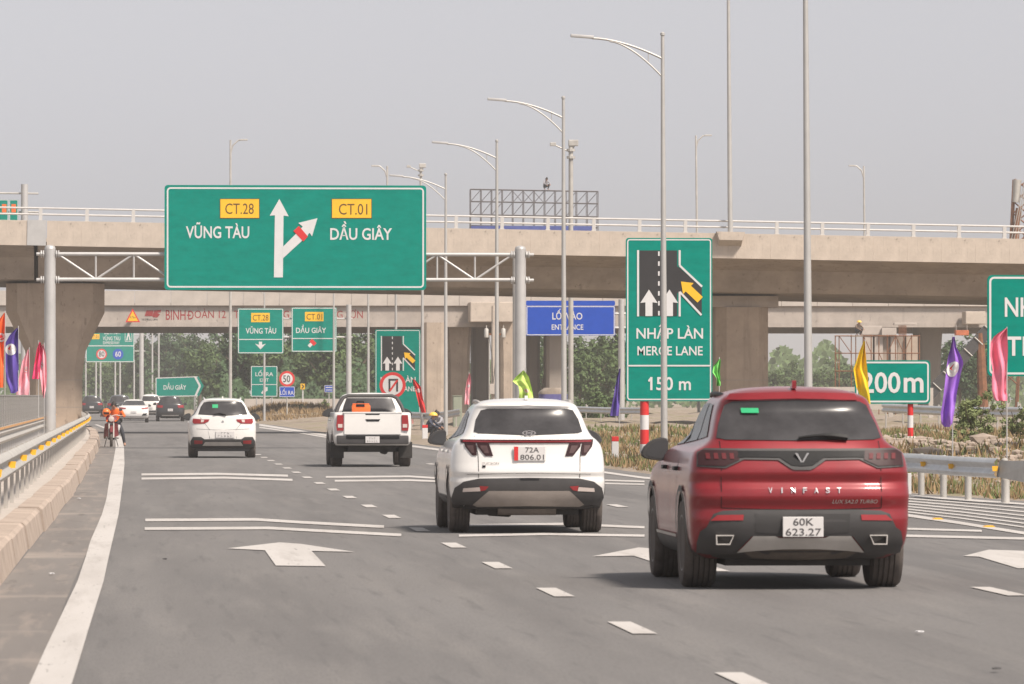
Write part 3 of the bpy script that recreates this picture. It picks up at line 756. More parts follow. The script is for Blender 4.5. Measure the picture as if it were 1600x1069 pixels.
def mirrors(car, y, z, x, m, s=1.):
    for sg in (-1, 1):
        mb = MB()
        pr = [(-.02,.07),(-.005,.092),(.04,.098),(.09,.086),(.14,.060),(.18,.022),(.20,-.018),(.198,-.048),(.175,-.068),(.12,-.08),(.04,-.09),(-.005,-.082),(-.02,-.06)]
        ring = lambda k, yy: [(sg*(x + .06 + u*k*s), y + yy, z + .03 + v*k*s) for u, v in pr]
        n = len(pr); vs = ring(.93, -.05) + ring(1.0, -.02) + ring(.9, .07) + ring(.5, .13); fs = [tuple(range(n)), tuple(range(4*n-1, 3*n-1, -1))]
        for i in range(3):
            for j in range(n): fs.append((i*n+j, i*n+(j+1)%n, (i+1)*n+(j+1)%n, (i+1)*n+j))
        if sg > 0: fs = [f[::-1] for f in fs]
        mb.add(vs, fs); mb.box((min(sg*(x-.10), sg*(x+.10)), y-.01, z-.055), (max(sg*(x-.10), sg*(x+.10)), y+.06, z-.005))
        o = mb.build('side_mirror', m, car, smooth=40, local=True)
        gl = MB().add([(sg*(x + .06 + u*.8*s), y-.053, z + .03 + v*.8*s) for u, v in pr], [tuple(range(n)) if sg < 0 else tuple(range(n-1,-1,-1))])
        gl.build('mirror_glass', M_mirror, o, local=True)
M_mirror = mat('mirror_glass', (.05,.05,.052), .15, .0, var=0)
def number_plate(car, sh, x0, z0, x1, z1, lines, strip=False, y=None, tilt=0):
    yc = (y if y is not None else sh.rear((x0+x1)/2, z0) - .03)
    o = MB().bbox((x0, yc, z0), (x1, yc + .02, z1), .006).build('licence_plate', M_platew, car, local=True)
    if strip: MB().box((x0+.002, yc-.004, z0+.004), (x0 + (x1-x0)*.135, yc-.001, z1-.004)).build('plate_strip', M_red, o, local=True)
    a = x0 + (x1-x0)*(.20 if strip else .07); n = max(1, len(lines)); h = (z1-z0)/n
    for k, t in enumerate(lines):
        wd = (x1-.02-a) * min(1, len(t)/5.2); c = (a + x1-.02)/2
        lettering(o, t, c-wd/2, z1-(k+1)*h+h*.14, c+wd/2, z1-k*h-h*.14, yc-.003, M_platel, .006, name='plate_number', local=True)
    return o
def windows_side(car, sh, polys, m=M_glass, off=.007):
    for p in polys:
        for sg in (-1, 1):
            mb = MB(); side_patch(mb, sh, p, off, sg); mb.build('side_window', m, car, smooth=180, local=True)
def patch(car, sh, name, poly, m, off=.006, both=False, step=.06):
    for q in ([poly, mirror(poly)] if both else [poly]):
        mb = MB(); rear_patch(mb, sh, q, off, step); o = mb.build(name, m, car, smooth=60, local=True)
    return o
def arch_trim(car, sh, ys, r, z, m, w=.06, off=.012, down=.30):
    """wheel-arch cladding on both sides"""
    for y0 in ys:
        for sg in (-1, 1):
            pts = []
            for k in range(17):
                a = math.radians(-12 + 204*k/16); pts.append((y0 + math.cos(a)*(r+w), z + math.sin(a)*(r+w)))
            for k in range(16, -1, -1):
                a = math.radians(-12 + 204*k/16); pts.append((y0 + math.cos(a)*(r+.002), z + math.sin(a)*(r+.002)))
            pts = [(a, max(b, down)) for a, b in pts]
            cl = []
            for p in pts:
                if not cl or math.hypot(p[0]-cl[-1][0], p[1]-cl[-1][1]) > .004: cl.append(p)
            mb = MB(); side_patch(mb, sh, cl, off, sg, .08); mb.build('wheel_arch_trim', m, car, smooth=180, local=True)
def seam(car, sh, pts, w=.007, m=None, off=.004):
    """thin dark panel gap on the rear"""
    mb = MB(); e = w/2
    for (x0, z0), (x1, z1) in zip(pts[:-1], pts[1:]):
        d = Vector((x1-x0, z1-z0)).normalized() * e; n = (-d.y, d.x)
        rear_patch(mb, sh, [(x0+n[0],z0+n[1]),(x0-n[0],z0-n[1]),(x1-n[0],z1-n[1]),(x1+n[0],z1+n[1])], off, .08)
    return mb.build('panel_gap', m or M_gloss, car, local=True)
def side_seam(car, sh, pts, w=.008, off=.004):
    for sg in (-1, 1):
        mb = MB(); e = w/2
        for (y0, z0), (y1, z1) in zip(pts[:-1], pts[1:]):
            d = Vector((y1-y0, z1-z0)).normalized() * e; n = (-d.y, d.x)
            side_patch(mb, sh, [(y0+n[0],z0+n[1]),(y0-n[0],z0-n[1]),(y1-n[0],z1-n[1]),(y1+n[0],z1+n[1])], off, sg, .1)
        mb.build('door_gap', M_gloss, car, local=True)
def handles(car, sh, ys, z, m):
    for y in ys:
        for sg in (-1, 1):
            x = sh.side(y, z); MB().bbox((min(sg*(x-.01), sg*(x+.035)), y-.11, z-.018), (max(sg*(x-.01), sg*(x+.035)), y+.11, z+.018), .01).build('door_handle', m, car, smooth=40, local=True)
def underbody(car, wb, yr, z=.20, hw=.62, muff=None):
    mb = MB().box((-hw, yr+.35, z), (hw, wb+.6, z+.22)).box((-.75,-.06,.30),(.75,.06,.38))
    mb.tube([(-.45,-.35,.24),(-.2,-.1,.22),(-.2,1.5,.22)], .035, 8)
    mb.build('underbody', M_under, car, local=True)
    if muff: MB().tube([(muff[0], yr+.30, muff[2]), (muff[1], yr+.30, muff[2])], muff[3], 14).build('silencer', M_dusty, car, smooth=40, local=True)
def wiper(car, sh, x0, x1, z, dz=.02):
    mb = MB(); n = 6
    pts = [(x0+(x1-x0)*k/n, sh.rear(x0+(x1-x0)*k/n, z) - .035, z + dz*math.sin(PI*k/n)) for k in range(n+1)]
    mb.tube(pts, [.012,.014,.016,.02,.026,.03,.03], 6); return mb.build('rear_wiper', M_gloss, car, smooth=40, local=True)
def roof_rails(car, x, y0, y1, z, m, xo=.03):
    for sg in (-1, 1):
        n = 8; pts = [(sg*(x - xo*abs(2*k/n-1)**2), y0+(y1-y0)*k/n, z + .045*(1-abs(2*k/n-1)**4) - .012) for k in range(n+1)]
        MB().tube(pts, .02, 8).build('roof_rail', m, car, smooth=40, local=True)
def fin(car, y, z, m, h=.075):
    MB().prism([(y-.02,z),(y+.14,z),(y+.05,z+h*.6),(y,z+h),(y-.02,z+h*.85)], lambda u, v: (-.018, u, v), lambda u, v: (.018, u, v)).build('roof_antenna', m, car, local=True)

def shell_lettering(car, sh, s, x0, z0, x1, z1, m, bold=.0, shear=0., off=.012, name='lettering'):
    vs, fs = text_mesh(s, bold, shear); out = []
    for u, v in vs:
        x, z = x0 + u*(x1-x0), z0 + v*(z1-z0); out.append((x, sh.rear(x, z) - off, z))
    return MB().add(out, fs).build(name, m, car, local=True)
# ---------------------------------------------------------------- red SUV
Y = 52.4; xr = XP(1234, Y)
car = root('suv_car', (xr, Y, 0), 'dark red SUV, nearest vehicle, driving away at right', 'car')
k, cx, gy = 547., 823., 1024.
c_ = lambda pts: [((x - cx)/k, (gy - y)/k) for x, y in pts]
cw = lambda pts: [(math.copysign(abs(u) + max(0, abs(u)-.50)*.26, u), v) for u, v in c_(pts)]     # wraps round the corners
sh = Shell([(.26,.78,-.66,3.55),(.34,.90,-.86,3.85),(.46,.93,-.955,3.93),(.60,.940,-.985,3.95),(.69,.942,-.968,3.95),(.80,.944,-1.004,3.93),(.86,.943,-.990,3.90),
            (.92,.941,-.955,3.85),(1.0,.936,-.978,3.6),(1.08,.927,-.955,3.0),(1.17,.898,-.915,2.45),(1.235,.80,-.875,2.25),(1.28,.752,-.84,2.15),(1.33,.735,-.80,2.0),(1.42,.71,-.70,1.8),
            (1.55,.668,-.56,1.5),(1.60,.648,-.56,1.38),(1.625,.63,-.56,1.3),(1.66,.585,-.50,1.15),(1.70,.47,-.36,.95),(1.725,.30,-.15,.75),(1.735,.10,.1,.55)], dr=.32, pr=3.0)
me = sh.mesh(80).mesh('body', M_pred)
link('body', cut_arches(me, [(y, .44, .60, s, .39) for y in (0, 2.93) for s in (-1, 1)], [M_pred]), car)
add_wheels(car, 2.93, .805, .382, .29, 5)
arch_trim(car, sh, (0, 2.93), .44, .39, M_trim, .055, .014, .28)
for sg in (-1, 1):
    mb = MB(); side_patch(mb, sh, [(.50,.28),(2.45,.28),(2.47,.42),(.48,.42)], .014, sg); mb.build('sill_cladding', M_trim, car, smooth=180, local=True)
    mb = MB(); side_patch(mb, sh, [(.52,.425),(2.45,.425),(2.45,.45),(.52,.45)], .018, sg); mb.build('sill_trim', M_silver, car, smooth=180, local=True)
cx = 808.
patch(car, sh, 'rear_window', c_([(424,318),(462,327),(808,331),(1154,327),(1192,318),(1176,255),(1140,165),(1105,147),(808,140),(511,147),(476,165),(440,255)]), M_glass, .008)
windows_side(car, sh, [[(-.28,1.30),(.36,1.27),(.33,1.585),(.05,1.575)],[(.42,1.265),(1.15,1.235),(1.10,1.57),(.40,1.59)],[(1.22,1.23),(2.05,1.20),(1.62,1.44),(1.20,1.565)]])
cx = 823.
patch(car, sh, 'light_bar', cw([(823,368),(1230,368),(1258,385),(1262,452),(1160,458),(1092,418),(935,421),(880,458),(860,466),(786,466),(766,458),(711,421),(554,418),(486,458),(384,452),(388,385),(416,368)]), M_trim, .010, step=.05)
patch(car, sh, 'light_bar_gloss', c_([(823,380),(1130,380),(1130,412),(1080,408),(925,410),(872,446),(823,450),(774,446),(721,410),(566,408),(516,412),(516,380)]), M_gloss, .016, step=.05)
o = patch(car, sh, 'tail_lamp', cw([(1115,378),(1238,378),(1254,392),(1256,446),(1162,450),(1110,420)]), M_lampd, .017, both=True)
for i in range(4):
    x = 1130 + i*28; patch(car, sh, 'lamp_bar', cw([(x,392),(x+15,392),(x+13,418),(x-2,418)]), mat('lamp_dim', (.115,.022,.026), .55, var=.1, spec=.2), .022, both=True)
e_ = MB(); yv = sh.rear(0, 1.12) - .03
for sg in (-1, 1):
    e_.prism([(sg*.060,1.166),(sg*.040,1.166),(0,1.092),(0,1.070)], lambda u, v: (u, yv, v), lambda u, v: (u, yv+.02, v))
e_.build('emblem', M_chrome, car, local=True)
lt = c_([(664,572),(1005,546)]); 
for i, ch in enumerate('VINFAST'):
    xa = lt[0][0] + (lt[1][0]-lt[0][0]) * i*53.5/341; wd = .010 if ch == 'I' else .034
    shell_lettering(car, sh, ch, xa + (.012 if ch == 'I' else 0), lt[0][1], xa + (.012 if ch == 'I' else 0) + wd, lt[1][1], M_chrome, .010, name='letter')
lt = c_([(962,621),(1176,603)]); shell_lettering(car, sh, 'LUX SA2.0 TURBO', lt[0][0], lt[0][1], lt[1][0], lt[1][1], M_chrome, .0, .25)
seam(car, sh, c_([(449,332),(447,640)])); seam(car, sh, c_([(1193,332),(1195,640)])); seam(car, sh, c_([(447,641),(640,648),(823,650),(1010,648),(1195,641)]))
# bumper cladding
patch(car, sh, 'rear_bumper', c_([(823,652),(1080,650),(1190,656),(1232,672),(1262,730),(1288,748),(1300,800),(1296,845),(1230,852),(1130,846),(1058,770),(823,772),(588,770),(516,846),(416,852),(350,845),(346,800),(358,748),(384,730),(414,672),(456,656),(566,650)]), M_trim, .020)
patch(car, sh, 'plate_recess', c_([(600,672),(1045,672),(1040,752),(823,766),(606,752)]), mat('recess_plastic', (.036,.034,.034), .7, var=.15), .023)
patch(car, sh, 'reflector', cw([(1095,676),(1190,678),(1214,700),(1098,698)]), M_lamp, .026, both=True)
patch(car, sh, 'skid_plate', c_([(823,776),(930,776),(950,768),(1050,768),(1120,840),(1040,832),(905,824),(823,824),(741,824),(606,832),(526,840),(596,768),(696,768),(716,776)]), M_silver, .026)
patch(car, sh, 'lower_valance', c_([(823,824),(905,824),(1040,832),(1085,842),(1045,868),(930,876),(823,878),(716,876),(601,868),(561,842),(606,832),(741,824)]), M_dusty, .018)
for sg in (-1, 1):
    ox, oz, ix = (1182-823)/k*sg, (1024-790)/k, .078
    yb = sh.rear(abs(ox)-ix, oz) - .045
    tip = [(-ix,.042),(ix,.042),(ix*.95,-.042),(-ix*.55,-.042)]; tip = [(ox + u*sg, oz + v) for u, v in tip]
    tin = [(ox + (u-ox)*.88, oz + (v-oz)*.78) for u, v in tip]; mb = MB()
    mb.add([(u, yb, v) for u, v in tip] + [(u, yb, v) for u, v in tin] + [(u, yb+.08, v) for u, v in tip] + [(u, yb+.05, v) for u, v in tin],
           [(i, (i+1)%4, (i+1)%4+4, i+4) for i in range(4)] + [(i, i+8, (i+1)%4+8, (i+1)%4) for i in range(4)] + [(i+4, (i+1)%4+4, (i+1)%4+12, i+12) for i in range(4)])
    o = mb.build('exhaust_tip', M_silver, car, local=True)
    MB().add([(u, yb+.045, v) for u, v in tin], [(0,1,2,3)]).build('exhaust_opening', M_under, o, local=True)
pz = c_([(729,776),(919,682)]); number_plate(car, sh, pz[0][0], pz[0][1], pz[1][0], pz[1][1], ['60K','623.27'], y=sh.rear(0,.55)-.05)
wiper(car, sh, -.02, .40, 1.295, .02); fin(car, -.33, 1.715, M_pred, .07)
patch(car, sh, 'window_sticker', c_([(563,184),(642,184),(642,213),(563,213)]), M_sticker, .03)
patch(car, sh, 'bumper_lower', c_([(400,838),(823,838),(1246,838),(1225,866),(1130,884),(823,886),(516,884),(421,866)]), M_trim, .013)
patch(car, sh, 'spoiler_lip', c_([(500,143),(700,136),(823,135),(946,136),(1110,143),(1100,120),(823,112),(520,120)]), M_pred, .022)
mirrors(car, 1.98, 1.14, .845, M_trim, 1.12); handles(car, sh, (.52, 1.62), 1.02, M_gloss)
side_seam(car, sh, [(.40,1.24),(.46,1.0),(.55,.75),(.52,.46)]); side_seam(car, sh, [(1.18,1.21),(1.20,.46)]); side_seam(car, sh, [(2.1,1.17),(2.35,.9),(2.38,.46)])
roof_rails(car, .60, -.05, 1.25, 1.638, M_gloss, .05); underbody(car, 2.93, -.97)

# ---------------------------------------------------------------- white SUV with the claw lamps
Y = 73.6; xr = XP(819.5, Y)
car = root('suv_car', (xr, Y, 0), 'white SUV with thin red light bar and black lower cladding, second nearest vehicle', 'car')
k, cx, gy = 559., 716., 1003.
sh = Shell([(.30,.74,-.62,3.4),(.36,.88,-.78,3.6),(.50,.93,-.86,3.66),(.62,.935,-.885,3.66),(.68,.93,-.88,3.66),(.74,.93,-.905,3.64),(.86,.925,-.885,3.6),(.98,.91,-.87,3.3),(1.06,.885,-.865,2.7),
            (1.12,.835,-.87,2.3),(1.17,.78,-.82,2.15),(1.24,.74,-.74,2.0),(1.38,.69,-.60,1.7),(1.50,.635,-.54,1.4),(1.535,.61,-.56,1.3),(1.56,.575,-.53,1.2),(1.59,.49,-.40,1.05),(1.612,.35,-.2,.8),(1.625,.12,.1,.5)], dr=.40, pr=3.0)
link('body', cut_arches(sh.mesh(70).mesh('body', M_pwhite), [(y, .41, .58, s, .365) for y in (0, 2.755) for s in (-1, 1)], [M_pwhite]), car)
add_wheels(car, 2.755, .80, .358, .25, 5)
arch_trim(car, sh, (0, 2.755), .41, .365, M_trim, .05, .014, .30)
for sg in (-1, 1):
    mb = MB(); side_patch(mb, sh, [(.47,.31),(2.3,.31),(2.3,.44),(.47,.44)], .014, sg); mb.build('sill_cladding', M_trim, car, smooth=180, local=True)
patch(car, sh, 'rear_window', c_([(352,322),(380,332),(716,346),(1052,332),(1080,322),(1060,240),(1025,178),(980,166),(716,160),(452,166),(407,178),(372,240)]), M_glass, .008)
windows_side(car, sh, [[(-.25,1.20),(.40,1.165),(.38,1.455),(.10,1.43)],[(.46,1.16),(1.15,1.135),(1.10,1.47),(.45,1.465)],[(1.21,1.13),(1.95,1.11),(1.50,1.37),(1.18,1.46)]])
patch(car, sh, 'light_bar', c_([(262,374),(1150,374),(1146,396),(266,396)]), M_lampd, .010)
patch(car, sh, 'light_bar_strip', c_([(280,379),(1135,379),(1135,390),(280,390)]), mat('bar_red', (.20,.015,.02), .25, var=.1, coat=.4), .014)  # plain red strip inside the bar, emits nothing
for poly in ([(985,396),(1064,396),(1060,420),(1010,483),(957,484)], [(1072,396),(1146,396),(1140,420),(1096,478),(1064,480)]):
    patch(car, sh, 'tail_lamp', c_(poly), M_lampd, .011, both=True)
    c0 = sum(p[0] for p in poly)/5; c1 = sum(p[1] for p in poly)/5
    patch(car, sh, 'lamp_bar', c_([(c0+(x-c0)*.55, c1+(y-c1)*.6) for x, y in poly]), mat('lamp_rose', (.085,.045,.045), .45, var=.1), .015, both=True)
ye = sh.rear(0, 1.17) - .03; mb = MB(); n = 28; zz0 = (1003-328)/k
for i in range(n):
    a0, a1 = 2*PI*i/n, 2*PI*(i+1)/n
    mb.add([(.082*math.cos(a)*s_, ye - .0, zz0 + .031*math.sin(a)*s_) for a in (a0, a1) for s_ in (1, .80)], [(0,2,3,1)])
mb.prism([(-.045,-.024),(-.028,-.024),(-.016,.026),(-.033,.026)], lambda u, v: (u, ye, zz0+v), lambda u, v: (u, ye+.01, zz0+v)).prism([(.045,.024),(.028,.024),(.016,-.026),(.033,-.026)], lambda u, v: (u, ye, zz0+v), lambda u, v: (u, ye+.01, zz0+v)).prism([(-.03,-.008),(.028,-.002),(.03,.009),(-.028,.003)], lambda u, v: (u, ye, zz0+v), lambda u, v: (u, ye+.01, zz0+v))
mb.build('emblem', M_chrome, car, local=True)
lt = c_([(398,538),(512,524)]); shell_lettering(car, sh, 'TUCSON', lt[0][0], lt[0][1], lt[1][0], lt[1][1], M_dusty)
patch(car, sh, 'badge', c_([(402,545),(424,545),(424,560),(402,560)]), M_gloss, .008)
seam(car, sh, c_([(352,350),(375,480),(378,628)])); seam(car, sh, c_([(1080,350),(1059,480),(1056,628)])); seam(car, sh, c_([(300,604),(716,596),(1132,604)]), .004)
patch(car, sh, 'rear_bumper', c_([(716,628),(1050,634),(1150,655),(1205,695),(1222,760),(1215,832),(1150,850),(1085,818),(716,818),(347,818),(282,850),(217,832),(210,760),(227,695),(282,655),(382,634)]), M_trim, .018)
patch(car, sh, 'bumper_lower', c_([(262,815),(716,815),(1170,815),(1140,838),(1080,842),(716,842),(352,842),(292,838)]), M_trim, .012)
patch(car, sh, 'fog_lamp', c_([(986,684),(1046,680),(1040,714),(1008,708)]), M_lamp, .024, both=True)
patch(car, sh, 'reversing_lamp', c_([(1046,688),(1150,696),(1154,720),(1040,714)]), M_lampw, .024, both=True)
patch(car, sh, 'skid_plate', c_([(716,712),(985,712),(1088,800),(1060,812),(716,806),(372,812),(344,800),(447,712)]), mat('dusty_silver', (.27,.235,.21), .6, .2, var=.15), .026)
patch(car, sh, 'tailgate_handle', c_([(650,632),(786,632),(780,645),(656,645)]), M_gloss, .022)
pz = c_([(612,514),(825,417)]); number_plate(car, sh, pz[0][0], pz[0][1], pz[1][0], pz[1][1], ['72A','806.01'], strip=True, y=sh.rear(0,.97)-.035)
mirrors(car, 1.86, 1.10, .815, M_trim, 1.05); handles(car, sh, (.45, 1.5), .98, M_pwhite)
side_seam(car, sh, [(.42,1.14),(.50,.8),(.5,.46)]); side_seam(car, sh, [(1.16,1.12),(1.18,.46)]); side_seam(car, sh, [(2.0,1.08),(2.2,.46)])
roof_rails(car, .575, -.15, 1.2, 1.555, M_silver, .04); underbody(car, 2.755, -.86, .22, .62, (-.36,.34,.30,.085)); fin(car, -.32, 1.605, M_pwhite, .05)
patch(car, sh, 'spoiler_lip', c_([(440,162),(716,157),(992,162),(985,150),(716,144),(447,150)]), M_pwhite, .02)
patch(car, sh, 'brake_lamp', c_([(620,164),(812,164),(812,158),(620,158)]), M_lampd, .026)

# ---------------------------------------------------------------- white people carrier in the left lane
Y = 163.; xr = XP(347.5, Y)
car = root('suv_car', (xr, Y, 0), 'white crossover with red tail lamps in the left lane ahead', 'car')
k, cx, gy = 235., 315., 504.
sh = Shell([(.27,.72,-.6,3.3),(.34,.86,-.76,3.5),(.50,.885,-.84,3.56),(.72,.89,-.85,3.56),(.90,.885,-.84,3.5),(1.02,.865,-.83,3.0),(1.10,.82,-.82,2.4),(1.16,.75,-.80,2.2),
            (1.25,.70,-.74,2.0),(1.40,.625,-.62,1.65),(1.50,.56,-.56,1.4),(1.54,.52,-.58,1.25),(1.57,.45,-.48,1.1),(1.595,.30,-.2,.8),(1.605,.1,.1,.5)], dr=.38, pr=2.7)
link('body', cut_arches(sh.mesh(50).mesh('body', M_pwhite), [(y, .385, .58, s, .345) for y in (0, 2.7) for s in (-1, 1)], [M_pwhite]), car)
add_wheels(car, 2.7, .77, .335, .23, 5)
patch(car, sh, 'rear_window', c_([(162,232),(315,240),(468,232),(452,185),(432,156),(400,150),(315,148),(230,150),(198,156),(178,185)]), M_glass, .008)
windows_side(car, sh, [[(-.3,1.17),(.38,1.14),(.36,1.45),(0,1.43)],[(.44,1.14),(1.1,1.12),(1.06,1.47),(.43,1.46)],[(1.16,1.12),(1.9,1.09),(1.45,1.37),(1.14,1.46)]])
patch(car, sh, 'tail_lamp', c_([(398,262),(440,262),(500,258),(503,280),(495,290),(430,288),(405,276)]), M_lamp, .012, both=True)
patch(car, sh, 'lamp_lens', c_([(430,265),(450,264),(452,280),(436,280)]), M_lampw, .016, both=True)
patch(car, sh, 'plate_recess', c_([(222,330),(408,330),(395,382),(235,382)]), M_pwhite, .006)
pz = c_([(270,378),(388,336)]); number_plate(car, sh, pz[0][0], pz[0][1], pz[1][0], pz[1][1], [], y=sh.rear(0,.6)-.03)
patch(car, sh, 'rear_bumper', c_([(130,372),(180,372),(200,386),(430,386),(450,372),(500,372),(515,400),(512,440),(480,462),(150,462),(118,440),(115,400)]), M_trim, .018)
patch(car, sh, 'skid_plate', c_([(205,402),(425,402),(442,424),(188,424)]), M_silver, .024)
patch(car, sh, 'reflector', c_([(440,394),(492,392),(490,414),(442,412)]), M_lamp, .024, both=True)
patch(car, sh, 'window_sticker', c_([(250,170),(285,170),(285,192),(250,192)]), M_sticker, .012)
wiper(car, sh, -.25, .09, 1.15, .04); mirrors(car, 1.85, 1.06, .79, M_trim, 1.0); handles(car, sh, (.45, 1.45), .95, M_pwhite)
roof_rails(car, .50, -.3, 1.2, 1.565, M_pwhite); underbody(car, 2.7, -.84); fin(car, -.3, 1.59, M_pwhite, .05)
e = MB().plate([(-.03,-.018),(.03,-.018),(.022,.02),(-.022,.02)], 0, .01); e.v = [(x, sh.rear(0,.98)-.02+y, z+.98) for x, y, z in e.v]; e.build('emblem', M_chrome, car, local=True)
seam(car, sh, c_([(150,322),(315,330),(480,322)]), .006); seam(car, sh, c_([(165,240),(235,330),(230,384)]), .006); seam(car, sh, c_([(465,240),(395,330),(400,384)]), .006)

# ---------------------------------------------------------------- white pickup truck
Y = 142.5; xr = XP(579, Y)
car = root('pickup_truck', (xr, Y, 0), 'white pickup truck with black bumper ahead in the second lane', 'truck')
k, cx, gy = 268., 1258., 560.
sh = Shell([(.50,.84,-1.02,3.95),(.58,.885,-1.14,4.05),(.74,.90,-1.17,4.08),(.95,.905,-1.17,4.05),(1.10,.90,-1.165,3.8),(1.20,.895,-1.16,3.3),(1.255,.885,-1.15,2.9),(1.27,.86,-1.12,2.8)], dr=.12, pr=4.5)
link('body', cut_arches(sh.mesh(40).mesh('body', M_pwhite), [(y, .46, .60, s, .40) for y in (0, 3.085) for s in (-1, 1)], [M_pwhite]), car)
cab = Shell([(1.24,.84,.62,2.62),(1.32,.80,.66,2.35),(1.45,.735,.74,2.1),(1.58,.67,.82,1.9),(1.65,.63,.86,1.75),(1.69,.56,.9,1.65),(1.72,.40,1.0,1.5),(1.73,.15,1.15,1.35)], dr=.25, pr=3.5)
link('cab', (lambda m: m)(cab.mesh(30).mesh('cab', M_pwhite, smooth=50)), car)
patch(car, cab, 'rear_window', [(-.64,1.27),(.64,1.27),(.60,1.42),(.53,1.60),(-.53,1.60),(-.60,1.42)], M_glass, .01)
windows_side(car, cab, [[(.85,1.30),(1.45,1.29),(1.42,1.60),(.98,1.60)],[(1.5,1.29),(2.2,1.28),(1.75,1.58),(1.47,1.61)]])
# roll hoop
mb = MB(); mb.tube([(-.80,.30,1.25),(-.74,.36,1.42),(-.63,.42,1.61),(-.52,.44,1.655),(.52,.44,1.655),(.63,.42,1.61),(.74,.36,1.42),(.80,.30,1.25)], .045, 8)
mb.build('roll_hoop', M_trim, car, smooth=50, local=True)
add_wheels(car, 3.085, .80, .385, .265, 6)
arch_trim(car, sh, (0, 3.085), .46, .40, M_pwhite, .07, .03, .52)
yb = -1.175
def flat(name, pts, m, y=yb, t=.02, both=False, parent=None):
    pp = c_(pts)
    for q in ([pp, mirror(pp)] if both else [pp]): o = MB().plate(q, y, t).build(name, m, parent or car, local=True)
    return o
flat('tailgate', [(1082,222),(1434,222),(1434,356),(1082,356)], M_pwhite, -1.19, .03)
flat('tailgate_lip', [(1075,216),(1441,216),(1441,224),(1075,224)], M_pwhite, -1.20, .06)
for x in (1437,): flat('tail_lamp', [(1440,236),(1478,236),(1484,300),(1480,333),(1440,333)], M_lamp, -1.192, .08, True)
flat('lamp_lens', [(1446,292),(1474,292),(1474,314),(1446,314)], M_lampw, -1.20, .02, True)
flat('tailgate_handle', [(1213,262),(1306,262),(1298,275),(1222,275)], M_gloss, -1.20, .02)
flat('tailgate_slot', [(1212,228),(1304,228),(1300,235),(1216,235)], M_gloss, -1.195, .01)
mb = MB().bbox((-.835,-1.30,.535),(.835,-1.12,.735), .03); mb.build('rear_bumper', M_trim, car, smooth=40, local=True)
MB().bbox((-.62,-1.32,.66),(.62,-1.14,.745), .02).build('bumper_step', M_gloss, car, smooth=40, local=True)
pz = c_([(1212,410),(1300,369)]); number_plate(car, sh, pz[0][0], pz[0][1], pz[1][0], pz[1][1], [], y=-1.335)
for sg in (-1, 1): MB().bbox((sg*.80-.155,-.50,.20),(sg*.80+.155,-.47,.58), .01).build('mud_flap', M_under, car, local=True)
mirrors(car, 2.05, 1.22, .78, M_trim, 1.15); handles(car, sh, (1.1, 1.9), 1.08, M_chrome)
side_seam(car, sh, [(.66,1.25),(.66,.6)]); side_seam(car, sh, [(1.48,1.25),(1.5,.6)]); side_seam(car, sh, [(2.35,1.25),(2.4,.6)])
MB().box((-.55,-.9,.36),(.55,3.4,.56)).tube([(-.75,0,.40),(.75,0,.40)], .06, 8).tube([(.3,-.9,.36),(.3,.6,.36)], .07, 8).build('chassis', M_under, car, local=True)
MB().bbox((-.80,-.05,.40),(-.72,2.7,.46), .01).build('side_step', M_trim, car, local=True)
# tool box riding in the bed
tb = root('tool_box', (xr - .245, Y - .55, 1.272), 'orange plastic tool box with black handle in the pickup bed', 'box')
MB().bbox((-.215,-.13,0),(.215,.13,.17), .03).build('case', M_orange, tb, smooth=40, local=True)
MB().bbox((-.20,-.10,.165),(.19,.10,.205), .015).build('lid', M_orange, tb, smooth=40, local=True)
MB().tube([(-.10,-.02,.19),(-.09,-.02,.25),(.06,-.02,.25),(.07,-.02,.19)], .024, 8).box((-.12,-.142,.13),(.08,-.131,.19)).build('handle', M_gloss, tb, smooth=40, local=True)

